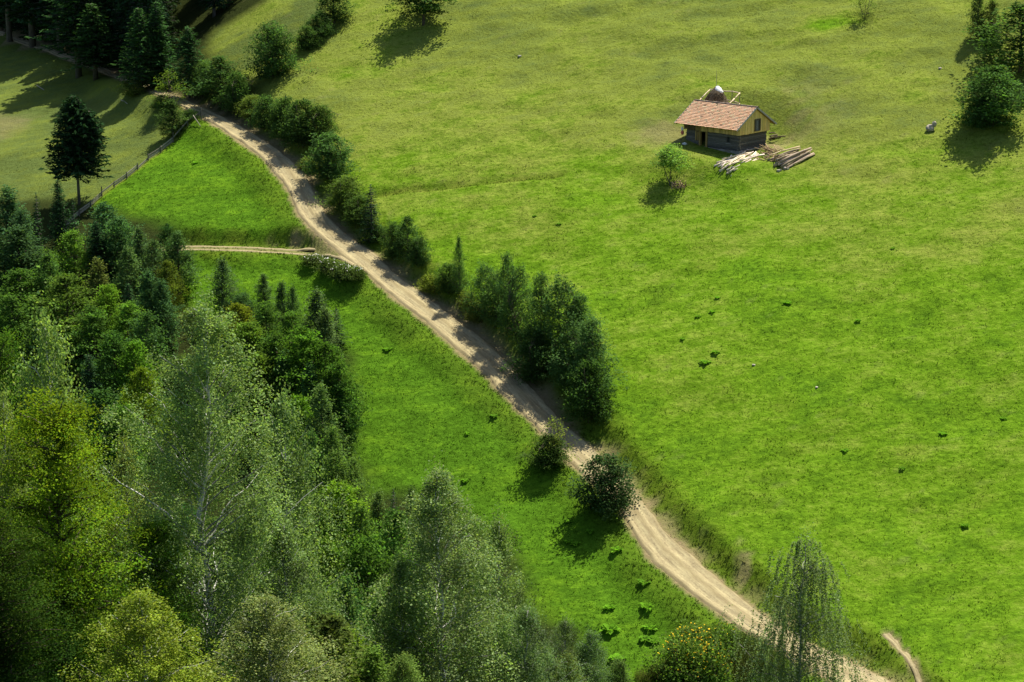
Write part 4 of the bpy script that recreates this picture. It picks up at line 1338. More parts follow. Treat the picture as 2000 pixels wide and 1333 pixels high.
def pole_between(name, a, b, r0, r1, parent, mat, color, n=6, sag=0.02):
    a, b = np.array(a, float), np.array(b, float)
    P = wob(np.random.default_rng(R.randrange(10 ** 6)), a, b, 4, sag * np.linalg.norm(b - a) * 0.5)
    return MB().tube(P, np.linspace(r0, r1, 4), n).build(name, mat, parent, True, color=color)

pen = thing('pole_fence', 'fence of pale crooked poles round the haystack', 'fence', (0, 0, 0))
tops = [from_top(u, v, 1.15) for (u, v) in ((1360, 202), (1370, 192), (1387, 175), (1413, 178), (1430, 179), (1445, 182), (1434, 193), (1423, 204))]
for (p, h) in tops:
    MB().tube([(p[0], p[1], p[2] - 0.4), (p[0], p[1], p[2] + h + 0.12)], [0.06, 0.045], 6).build('post', M['grey_wood'], pen, color=(0.8, 0.78, 0.72))
for (p, h), (q, k) in zip(tops[:-1], tops[1:]):
    for lev in (1.0, 0.45):
        pole_between('rail', p + np.array([0, -0.08, h * lev]), q + np.array([0, -0.08, k * lev]), 0.075, 0.055, pen, M['peeled'], (1.25, 1.22, 1.15) if lev == 1.0 else (0.9, 0.88, 0.82))

# ------------------------------------------------------------------ timber by the near corner of the barn
def timber(name, a, b, r, color, label, group, cat='log', lift=0.0, mat='peeled'):
    a, b = np.array(a, float), np.array(b, float)
    c = (a + b) / 2
    rg_ = np.random.default_rng(R.randrange(10 ** 6))
    P = wob(rg_, a - c, b - c, 5, 0.012 * np.linalg.norm(b - a))
    me = MB().tube(P, np.linspace(r, r * 0.72, 5), 7).mesh(name, M[mat], True)
    return thing(name, label, cat, c, 0, group, me, color)

def stack(A, B, width, n, rr, layers, colf, lab, grp, seed, lenr=(0.6, 1.0), skew=0.5):
    rs = random.Random(seed)
    A, B = np.array(A), np.array(B)
    d = (B - A)[:2]
    L = np.linalg.norm(d)
    d = d / L
    nrm = np.array([-d[1], d[0]])
    for k in range(n):
        lay = 0 if k < n * 0.5 else (1 if k < n * 0.85 else 2)
        lay = min(lay, layers - 1)
        lf = rs.uniform(*lenr) * L
        off = (rs.random() - 0.5) * width * (1 - 0.22 * lay)
        s0 = rs.uniform(0, L - lf)
        tw = rs.uniform(-0.10, 0.10) * skew
        r_ = rs.uniform(*rr)
        p0 = A[:2] + d * s0 + nrm * (off - tw * lf)
        p1 = A[:2] + d * (s0 + lf) + nrm * (off + tw * lf)
        if rs.random() < 0.25:
            p0, p1 = p1, p0
        z = lambda p: GZ(p[0], p[1]) + rr[0] * 0.8 + lay * rr[1] * 1.5 + rs.uniform(0, 0.08)
        timber('log', (p0[0], p0[1], z(p0)), (p1[0], p1[1], z(p1)), r_, colf(rs), lab, grp)

def pale(rs):
    k = rs.uniform(0.95, 1.6)
    return (k, k * rs.uniform(0.97, 1.04), k * rs.uniform(0.95, 1.25))

def tan(rs):
    k = rs.uniform(0.45, 1.1)
    return (k, k * rs.uniform(0.9, 1.0), k * rs.uniform(0.8, 1.0))

stack(G(1410, 343), G(1474, 302), 2.5, 30, (0.055, 0.105), 3, pale, 'pale peeled pole in the fanned heap below the near corner of the barn', 'peeled poles heaped below the barn corner', 4, (0.45, 0.95), 1.3)
stack(G(1508, 322), G(1574, 296), 3.2, 22, (0.08, 0.15), 3, tan, 'long trunk with bark patches in the timber heap right of the barn', 'trunks heaped right of the barn', 9, (0.6, 1.0))
a, b = G(1512, 327), G(1578, 300)
timber('log', a + [0, 0, 0.16], b + [0, 0, 0.2], 0.17, (0.75, 0.70, 0.62), 'thickest trunk along the front edge of the timber heap', 'trunks heaped right of the barn')
a, b = G(1569, 298), G(1577, 296)
# short split wood and brush between the heaps
rs = random.Random(12)
for k in range(34):
    u, v = rs.uniform(1488, 1520), rs.uniform(291, 318)
    g = G(u, v)
    an, el, ln = rs.uniform(0, 6.28), rs.uniform(0.05, 0.7), rs.uniform(0.6, 1.6)
    d = np.array([math.cos(an) * math.cos(el), math.sin(an) * math.cos(el), math.sin(el)]) * ln
    kk = rs.uniform(0.35, 1.0)
    timber('stick', g + [0, 0, 0.05], g + d + [0, 0, 0.05], rs.uniform(0.03, 0.07), (kk, kk * 0.85, kk * 0.7), 'short brown stick in the untidy firewood between the barn and the long trunks', 'firewood between the barn and the trunks', 'stick')
for (u, v, w, c, lab) in ((1531, 331, 0.42, 1.5, 'largest pale stone below the timber heap'), (1524, 334, 0.28, 1.3, 'small stone touching the left of the largest stone below the timber heap'),
                          (1538, 331, 0.30, 1.4, 'small stone touching the right of the largest stone below the timber heap'), (1520, 336, 0.34, 1.4, 'flat white stone lying apart below the timber heap'),
                          (1559, 317, 0.30, 1.2, 'pale stone at the right foot of the timber heap'), (1015, 112, 0.35, 1.8, 'lone white stone high on the open meadow left of the barn'),
                          (1836, 135, 0.30, 1.5, 'small white stone on the upper meadow left of the tall shadows'), (1472, 714, 0.25, 1.4, 'small white stone in the middle of the meadow below the barn'),
                          (1595, 759, 0.25, 1.3, 'tiny pale stone lowest in the middle meadow'), (600, 959, 0.35, 0.9, 'grey stone by the small conical trees at the edge of the thicket')):
    g = G(u, v)
    o = thing('stone', lab, 'stone', g + [0, 0, w * 0.15], R.uniform(0, 6), None, STONES[R.randrange(6)], (c, c, c))
    o.scale = (w, w * 0.8, w * 0.55)
# broken beams and planks on the earth heap at the back corner
for k in range(7):
    u, v = rs.uniform(1501, 1512), rs.uniform(270, 282)
    g = G(u, v)
    an = rs.uniform(-0.6, 0.6)
    d = np.array([math.cos(an), math.sin(an), 0.15]) * rs.uniform(0.7, 1.5)
    timber('beam', g + [0, 0, 0.15 + 0.1 * k], g + d + [0, 0, 0.1 + 0.1 * k], 0.09, (0.25, 0.22, 0.2), 'dark rotten beam on the earth heap behind the barn gable', 'rotten beams on the earth heap', 'beam')
# plank bench at the foot of the gable wall
bn = thing('bench', 'low grey plank bench at the foot of the barn gable wall', 'bench', H(0.55, 1.0, 0), TH)
gz0 = GZ(*H(0.55, 1.0, 0)[:2]) - H0.z
bit('plank', (-0.16, -0.2, gz0 + 0.42), (0.16, 1.9, gz0 + 0.48), M['grey_wood'], bn, (1, 1, 1))
for y in (0.0, 1.6):
    bit('leg', (-0.12, y, gz0 - 0.2), (0.12, y + 0.12, gz0 + 0.419), M['grey_wood'], bn, (0.5, 0.5, 0.5))

# pale rock with a second knob, like a crouching shape, on the right of the meadow
g = G(1819, 257)
rk = thing('boulder', 'pale grey boulder of two lumps on the meadow left of the round tree', 'boulder', g)
mb = MB(); lump(mb, (-0.15, 0, 0.28), (0.50, 0.40, 0.42), rngo, 9, 6, 1, 0.10); mb.build('rock', M['stone'], rk, color=(1.35, 1.3, 1.28))
mb = MB(); lump(mb, (0.34, 0.15, 0.72), (0.28, 0.25, 0.34), rngo, 8, 6, 1, 0.10); mb.build('knob', M['stone'], rk, color=(1.35, 1.3, 1.28))

# ------------------------------------------------------------------ board fence between pasture and meadow
fe = thing('board_fence', 'low grey board fence running down between the dry pasture and the green meadow', 'fence', (0, 0, 0))
FP = resample(FENCE_C[:12], 2.3)
gz = ground_z(FP[:, 0], FP[:, 1])
for i, (x, y) in enumerate(FP):
    hp = R.uniform(0.75, 0.92) * (1.5 if i % 6 == 2 else 1)
    MB().tube([(x, y, gz[i] - 0.4), (x + R.uniform(-.05, .05), y + R.uniform(-.05, .05), gz[i] + hp)], [0.075, 0.06], 6).build('post', M['grey_wood'], fe, color=(0.42, 0.40, 0.36))
for i in range(len(FP) - 1):
    a, b = np.r_[FP[i], gz[i]], np.r_[FP[i + 1], gz[i + 1]]
    for zc, hw in ((0.26, 0.12), (0.58, 0.085)):
        if R.random() < 0.06:
            continue
        ax = (b - a)[:2] / np.linalg.norm((b - a)[:2])
        n = np.array([ax[1], -ax[0], 0]) * 0.05
        e0, e1 = R.uniform(-0.04, 0.04), R.uniform(-0.04, 0.04)
        V = []
        for p, e in ((a, e0), (b, e1)):
            for s in (1, 1.6):
                for z in (-hw, hw):
                    V.append(p + n * s * 1.4 + np.array([0, 0, zc + z + e]))
        k = R.uniform(0.7, 1.15)
        MB().add(V, [(0, 1, 3, 2), (4, 6, 7, 5), (0, 4, 5, 1), (2, 3, 7, 6), (0, 2, 6, 4), (1, 5, 7, 3)]).build('board', M['grey_wood'], fe, color=(0.95 * k, 0.94 * k, 0.84 * k))
# bars leaning at the head of the fence, and a stray post on the road verge
a, b = G(378, 240), G(392, 250)
timber('bar', a + [0, 0, 0.9], b + [0, 0, 0.1], 0.06, (0.8, 0.78, 0.7), 'loose grey bar leaning at the upper end of the board fence', None, 'bar', mat='grey_wood')
g = G(393, 234)
timber('post', g + [0, 0, -0.3], g + [0.05, 0, 1.5], 0.07, (0.6, 0.58, 0.5), 'lone wooden post on the road edge above the board fence', None, 'post', mat='grey_wood')
for (u0, v0, u1, v1, lab) in ((72, 169, 86, 178, 'thin pale pole lying in the shaded pasture, the upper of two'), (236, 198, 249, 206, 'thin pale pole lying in the pasture below the road, the lower of two')):
    a, b = G(u0, v0), G(u1, v1)
    timber('pole', a + [0, 0, 0.12], b + [0, 0, 0.12], 0.08, (1.0, 0.97, 0.85), lab, None, 'pole', mat='grey_wood')

# ------------------------------------------------------------------ broad-leaved weed clumps on the grass
def weed_mesh(seed, flat=False):
    rng = np.random.default_rng(seed)
    mb = MB()
    for k in range(26):
        az = k * 2.4 + rng.normal() * 0.2
        L = rng.uniform(0.40, 0.75)
        el = rng.uniform(0.1, 0.75)
        b = np.array([math.cos(az), math.sin(az), 0]) * rng.uniform(0.0, 0.35)
        d = np.array([math.cos(az) * math.cos(el), math.sin(az) * math.cos(el), math.sin(el)])
        s = np.array([-math.sin(az), math.cos(az), 0])
        w = L * 0.30
        st, m1, m2, tp = b, b + d * L * 0.45 + [0, 0, 0.12], b + d * L * 0.8 + [0, 0, 0.08], b + d * L + [0, 0, -0.05]
        t = rng.uniform(0.7, 1.3)
        mb.add([st, m1 - s * w, m1 + [0, 0, -0.04], m1 + s * w, m2 - s * w * 0.7, m2 + [0, 0, -0.03], m2 + s * w * 0.7, tp],
               [(1, 2, 5, 4), (2, 3, 6, 5)], [(0, 2, 1), (0, 3, 2), (4, 5, 7), (5, 6, 7)], t)
    return mb.mesh('leafy_weed', M['weed'])

WEEDS = [weed_mesh(s) for s in range(5)]
WEED_AT = [
    (1110, 1062, 1.0, 'left of two leafy weed clumps side by side below the dark round bush'), (1123, 1066, 1.0, 'right of two leafy weed clumps side by side below the dark round bush'),
    (1152, 1041, 1.0, 'leafy weed clump in the shadow of the dark round bush'), (1108, 1022, 0.8, 'leafy weed clump at the left rim of the dark round bush shadow'),
    (1086, 918, 1.3, 'bright leafy weed clump at the foot of the thin roadside bush'), (1206, 1077, 1.3, 'leafy weed clump close to the left road edge'),
    (1258, 1142, 1.3, 'upper of three weed clumps down the left verge of the lower road'), (1264, 1188, 1.4, 'middle of three weed clumps down the left verge of the lower road'),
    (1190, 1191, 1.2, 'weed clump on the green strip, left neighbour of the middle verge clump'), (1192, 1236, 1.9, 'widest weed clump on the green strip above the birch shrubs'),
    (1268, 1232, 1.2, 'weed clump just above the yellow flowers, lowest on the verge'), (1260, 1252, 1.3, 'dense weed clump touching the left of the yellow flowers'),
    (1278, 1257, 1.1, 'bright weed clump at the left rim of the yellow flowers'), (1204, 1290, 1.6, 'bright weed clump at the top of the grey birch shrub'),
    (908, 942, 1.0, 'bright weed clump beside the top of the right birch'), (913, 850, 0.7, 'single weed clump on the left meadow above the right birch'),
    (965, 815, 0.9, 'dark weed clump on the bank below the road bend'), (757, 686, 1.1, 'flat weed clump in the middle of the left meadow'),
    (1538, 594, 1.1, 'brightest weed clump on the right meadow below the barn'), (1675, 629, 0.8, 'weed clump on the right meadow, right of the brightest one'),
    (1391, 612, 0.8, 'middle of three small weeds on the meadow right of the tall alders'), (1401, 583, 0.7, 'upper of three small weeds on the meadow right of the tall alders'),
    (1363, 621, 0.7, 'lower of three small weeds on the meadow right of the tall alders'), (1376, 712, 1.3, 'largest weed clump right of the alder row'),
    (1397, 692, 1.0, 'weed clump just above the largest one right of the alder row'), (1333, 666, 0.6, 'small weed nearest the alder row on the right meadow'),
    (1841, 851, 0.9, 'weed clump on the lower right meadow, upper one'), (1884, 1031, 0.9, 'weed clump on the lower right meadow, lower one'),
    (1650, 882, 0.8, 'flat weed clump in the middle of the lower meadow'), (1762, 917, 0.7, 'small weed clump right of the flat one in the lower meadow'),
    (1960, 820, 0.7, 'weed clump near the right edge of the meadow'), (382, 320, 0.9, 'weed clump on the green meadow beside the board fence'),
    (1744, 486, 0.6, 'dark small weed in the upper right meadow'), (1092, 440, 0.7, 'dark weed tuft in the meadow above the alder row'), (1044, 425, 0.6, 'dark small tuft in the meadow left of the other tuft above the alders')]
for i, (u, v, s, lab) in enumerate(WEED_AT):
    g = G(u, v)
    k = R.uniform(0.8, 1.25)
    o = thing('leafy_weed', lab, 'plant', g, R.uniform(0, 6.28), 'broad-leaved weed clumps on the grass', WEEDS[i % 5], (0.12 * k, 0.27 * k, 0.02))
    o.scale = (s * 0.6, s * 0.6, s * 0.55)
# ------------------------------------------------------------------ trees and bushes of the photograph
DG, MG, LG, OL, GR = (0.026, 0.060, 0.016), (0.045, 0.100, 0.018), (0.085, 0.165, 0.018), (0.075, 0.105, 0.026), (0.058, 0.092, 0.040)
BG, YG, YE, SPR, BI = (0.034, 0.080, 0.034), (0.165, 0.215, 0.014), (0.30, 0.29, 0.010), (0.016, 0.040, 0.017), (0.095, 0.145, 0.055)
SD, BI2 = (0.030, 0.062, 0.020), (0.078, 0.125, 0.050)

HEDGE, TH_, FG, WD, TOPS = 'bushes along the upper road edge', 'trees of the thicket below the side track', 'trees in front', 'spruces of the dark wood', 'trees at the top of the meadow'
WIDE = {'alder': 1.3, 'lone': 1.0, 'spruce': 1.15, 'young_spruce': 1.1, 'willow': 1.1, 'sparse': 1.15, 'lowshrub': 1.15}
B_TREES = [  # proto, name, u, v of the foot, v of the top, width px, colour, label, category, group
    ('lone', 'spruce_tree', 155, 401, 186, 118, SPR, 'lone dark spruce with a bare lower trunk standing in the dry pasture', 'tree', None),
    # around the upper road
    ('tall_spruce', 'spruce_tree', 19, 80, -260, 96, SPR, 'leftmost spruce trunk on the far road in the top left corner', 'tree', WD),
    ('tall_spruce', 'spruce_tree', 64, 92, -250, 110, SPR, 'spruce leaning over the far road, second from the left edge', 'tree', WD),
    ('tall_spruce', 'spruce_tree', 118, 105, -230, 104, SPR, 'spruce between the far road and the black of the wood', 'tree', WD),
    ('tall_spruce', 'spruce_tree', 154, 152, -120, 104, (0.020, 0.050, 0.018), 'tall spruce in front of the far road with a dark forked foot', 'tree', WD),
    ('tall_spruce', 'spruce_tree', 187, 155, 6, 84, (0.026, 0.062, 0.018), 'lighter green spruce in front of the far road, left of the twin spruces', 'tree', WD),
    ('spruce', 'spruce_tree', 277, 178, 14, 78, (0.024, 0.060, 0.018), 'left one of the twin spruces with its trunk on the road edge', 'tree', WD),
    ('spruce', 'spruce_tree', 312, 176, 2, 76, (0.022, 0.056, 0.018), 'right one of the twin spruces by the road', 'tree', WD),
    ('spruce', 'spruce_tree', 372, 192, 50, 72, (0.024, 0.060, 0.020), 'shorter bushy spruce right of the twin spruces', 'tree', WD),
    ('sparse', 'broadleaf_tree', 334, 206, 136, 56, (0.07, 0.115, 0.018), 'small light green tree on the left edge of the road under the twin spruces', 'tree', None),
    ('aspen', 'broadleaf_tree', 337, 270, 196, 44, (0.038, 0.070, 0.022), 'small dark tree with two thin trunks at the upper part of the board fence', 'tree', None),
    ('lowshrub', 'bush', 262, 186, 158, 50, OL, 'low dull bush on the bank where the far road leaves the wood', 'bush', None),
    ('lowshrub', 'bush', 318, 212, 186, 44, SD, 'low dark bush left of the small light green tree', 'bush', None),
    ('lowshrub', 'bush', 372, 232, 214, 34, SD, 'low dark bush under the road just above the fence head', 'bush', None),
    # hedge on the upper side of the road
    ('shrub', 'bush', 398, 205, 118, 52, (0.055, 0.10, 0.028), 'pale green bush at the right foot of the bushy spruce', 'bush', HEDGE),
    ('ash', 'broadleaf_tree', 432, 222, 112, 88, (0.036, 0.075, 0.024), 'wide dark bushy tree above the road right of the twin spruces', 'tree', HEDGE),
    ('shrub', 'bush', 462, 236, 142, 54, (0.034, 0.07, 0.02), 'dark upright bush at the right side of the wide bushy tree', 'bush', HEDGE),
    ('shrub', 'bush', 492, 250, 186, 52, (0.065, 0.095, 0.024), 'yellowish bush where the hedge above the road begins', 'bush', HEDGE),
    ('shrub', 'bush', 527, 272, 188, 66, SD, 'first big dark bush of the long hedge, upper left', 'bush', HEDGE),
    ('shrub', 'bush', 556, 290, 190, 62, (0.034, 0.066, 0.02), 'second big dark bush of the long hedge', 'bush', HEDGE),
    ('young_spruce', 'spruce_tree', 560, 275, 186, 22, SPR, 'thin spruce tip rising out of the long hedge', 'tree', None),
    ('shrub', 'bush', 592, 305, 196, 76, (0.030, 0.058, 0.018), 'broadest dark bush in the middle of the long hedge', 'bush', HEDGE),
    ('shrub', 'bush', 626, 296, 206, 60, (0.040, 0.074, 0.02), 'feathery bush at the right end of the long hedge, against the meadow', 'bush', HEDGE),
    ('shrub', 'bush', 645, 368, 262, 88, (0.040, 0.082, 0.028), 'big round grey green bush below the long hedge on the road bend', 'bush', HEDGE),
    ('lowshrub', 'bush', 603, 336, 308, 40, OL, 'low yellowish bush at the left foot of the big round bush', 'bush', None),
    ('shrub', 'bush', 676, 436, 346, 76, (0.048, 0.080, 0.020), 'olive bush on the road bend below the big round bush', 'bush', HEDGE),
    ('shrub', 'bush', 702, 462, 384, 62, (0.036, 0.066, 0.018), 'dark bush crowding the left of the small spruce at the road fork', 'bush', HEDGE),
    ('young_spruce', 'spruce_tree', 726, 470, 360, 46, (0.017, 0.040, 0.016), 'small dark spruce beside the road opposite the side track', 'tree', None),
    ('lowshrub', 'bush', 738, 472, 440, 40, SD, 'low dark bush at the right foot of the small roadside spruce', 'bush', None),
    ('shrub', 'bush', 774, 522, 434, 54, (0.036, 0.070, 0.022), 'left bush of the group just below the road fork', 'bush', HEDGE),
    ('ash', 'bush', 797, 530, 424, 50, (0.034, 0.068, 0.022), 'pointed tallest bush of the group just below the road fork', 'bush', HEDGE),
    ('shrub', 'bush', 818, 541, 462, 46, (0.036, 0.072, 0.024), 'right bush of the group just below the road fork', 'bush', HEDGE),
    ('lowshrub', 'bush', 842, 572, 536, 42, (0.085, 0.115, 0.022), 'low light green bush between the fork group and the slim poplar', 'bush', None),
    ('aspen', 'poplar_tree', 897, 588, 464, 25, (0.046, 0.090, 0.030), 'slim upright poplar standing alone above the road', 'tree', None),
    ('shrub', 'bush', 878, 594, 516, 52, (0.034, 0.068, 0.018), 'dark bush at the foot of the slim poplar', 'bush', HEDGE),
    ('lowshrub', 'bush', 912, 606, 572, 40, (0.075, 0.10, 0.024), 'low yellowish bush right of the slim poplar foot', 'bush', None),
    ('lowshrub', 'bush', 930, 630, 600, 40, (0.080, 0.10, 0.026), 'low dry bush between slim poplar and alder row', 'bush', None),
    # tall alder row
    ('alder', 'alder_tree', 948, 654, 516, 56, (0.040, 0.082, 0.028), 'leftmost alder of the tall row above the road', 'tree', 'tall alders in a row above the road'),
    ('alder', 'alder_tree', 966, 668, 528, 48, (0.044, 0.086, 0.028), 'second alder from the left, low between two taller ones', 'tree', 'tall alders in a row above the road'),
    ('alder', 'alder_tree', 991, 684, 494, 44, (0.044, 0.086, 0.030), 'thin alder whose tip stands highest on the left of the row', 'tree', 'tall alders in a row above the road'),
    ('alder', 'alder_tree', 1016, 702, 520, 60, (0.036, 0.074, 0.024), 'dense dark alder third of the tall tips', 'tree', 'tall alders in a row above the road'),
    ('alder', 'alder_tree', 1054, 724, 534, 54, (0.042, 0.080, 0.028), 'slender alder with a gap on either side in the middle of the row', 'tree', 'tall alders in a row above the road'),
    ('alder', 'alder_tree', 1096, 746, 544, 84, (0.034, 0.068, 0.024), 'broad crowned alder, the largest of the row', 'tree', 'tall alders in a row above the road'),
    ('alder', 'alder_tree', 1130, 742, 572, 66, (0.036, 0.074, 0.024), 'alder leaning right at the meadow side of the row', 'tree', 'tall alders in a row above the road'),
    ('shrub', 'alder_tree', 1040, 744, 640, 66, (0.032, 0.064, 0.02), 'low alder thicket at the foot of the middle of the row', 'tree', 'tall alders in a row above the road'),
    ('alder', 'alder_tree', 1112, 790, 640, 72, (0.036, 0.074, 0.026), 'rounded alder in the lower right clump, on the road side', 'tree', 'tall alders in a row above the road'),
    ('alder', 'alder_tree', 1150, 806, 622, 78, (0.040, 0.080, 0.028), 'big rounded alder at the lower right end of the row', 'tree', 'tall alders in a row above the road'),
    ('shrub', 'bush', 1150, 822, 704, 80, (0.030, 0.062, 0.018), 'dark bush closing the lower end of the alder row', 'bush', None),
    # below the road
    ('sparse', 'bush', 1080, 906, 816, 66, (0.085, 0.115, 0.024), 'thin see-through bush on the left road edge, overlapping the road', 'bush', None),
    ('shrub', 'bush', 1070, 912, 850, 62, (0.038, 0.068, 0.018), 'low dense bush under the thin see-through one on the left road edge', 'bush', None),
    ('shrub', 'bush', 1184, 1000, 890, 96, (0.028, 0.054, 0.022), 'dark round bush on the left road edge with a deep shadow', 'bush', None),
    ('lowshrub', 'bush', 612, 517, 498, 44, (0.050, 0.078, 0.024), 'first white flowering bush below the side track, leftmost', 'bush', 'low white flowering bushes below the side track'),
    ('lowshrub', 'bush', 642, 534, 506, 44, (0.048, 0.076, 0.024), 'second white flowering bush below the side track', 'bush', 'low white flowering bushes below the side track'),
    ('lowshrub', 'bush', 668, 548, 514, 46, (0.044, 0.070, 0.022), 'third white flowering bush below the side track, with dark foot', 'bush', 'low white flowering bushes below the side track'),
    ('lowshrub', 'bush', 694, 550, 522, 40, (0.048, 0.078, 0.022), 'rightmost flowering bush below the side track, next to the road', 'bush', 'low white flowering bushes below the side track'),
    # on the meadow
    ('willow', 'willow_tree', 1311, 362, 285, 64, (0.062, 0.112, 0.028), 'small thin tree with twin stems on the meadow left of the barn', 'tree', None),
    ('shrub', 'bush', 536, 150, 44, 80, (0.034, 0.070, 0.022), 'round bushy tree alone in front of the pale strip at the top', 'tree', TOPS),
    ('shrub', 'bush', 600, 98, 52, 40, (0.034, 0.066, 0.02), 'lowest of the three bushes climbing to the top edge', 'bush', TOPS),
    ('shrub', 'bush', 624, 72, 24, 46, SD, 'middle of the three bushes climbing to the top edge', 'bush', TOPS),
    ('ash', 'broadleaf_tree', 652, 46, -34, 56, SD, 'uppermost of the three bushes climbing to the top edge', 'tree', TOPS),
    ('maple', 'broadleaf_tree', 826, 50, -70, 94, (0.028, 0.060, 0.018), 'big dark tree cut by the top edge above the open meadow', 'tree', TOPS),
    ('sparse', 'broadleaf_tree', 1688, 37, -20, 42, (0.062, 0.10, 0.024), 'little sparse tree at the top edge above the barn', 'tree', TOPS),
    ('aspen', 'birch_tree', 1906, 78, -36, 36, (0.070, 0.105, 0.034), 'left one of two slender trees in the top right corner', 'tree', TOPS),
    ('aspen', 'birch_tree', 1934, 78, 0, 36, (0.058, 0.092, 0.028), 'right one of two slender trees in the top right corner', 'tree', TOPS),
    ('lowshrub', 'bush', 1932, 84, 52, 48, SD, 'dark low bush at the foot of the two slender trees', 'bush', None),
    ('ash', 'broadleaf_tree', 1990, 142, 8, 130, (0.036, 0.072, 0.02), 'large dark tree cut by the right edge of the view', 'tree', TOPS),
    ('ash', 'broadleaf_tree', 1936, 250, 130, 104, (0.042, 0.088, 0.026), 'round bushy tree on the right of the meadow with a big shadow', 'tree', TOPS),
    ('shrub', 'bush', 1916, 250, 186, 62, (0.026, 0.056, 0.02), 'dark bush under the left side of the round meadow tree', 'bush', None),
    # edge of the thicket
    ('aspen', 'poplar_tree', 438, 622, 508, 56, (0.046, 0.082, 0.036), 'grey green poplar standing free left of the small slim one', 'tree', TH_),
    ('aspen', 'poplar_tree', 516, 606, 536, 28, (0.046, 0.082, 0.036), 'small slim poplar standing free above the thicket', 'tree', TH_),
    ('young_spruce', 'spruce_tree', 658, 678, 600, 38, (0.020, 0.044, 0.018), 'small dark spruce at the right rim of the thicket', 'tree', TH_),
]
for (k, nm, u, vb, vt, wpx, col, lab, cat, grp) in B_TREES:
    g, h = from_base(u, vb - (20 if grp == HEDGE else 30 if k == 'alder' else 0), vt)
    plant(k, nm, g, h, wpx * mpp(g) * (1.15 if grp == HEDGE else WIDE.get(k, 1.25)), col, lab, cat, grp)

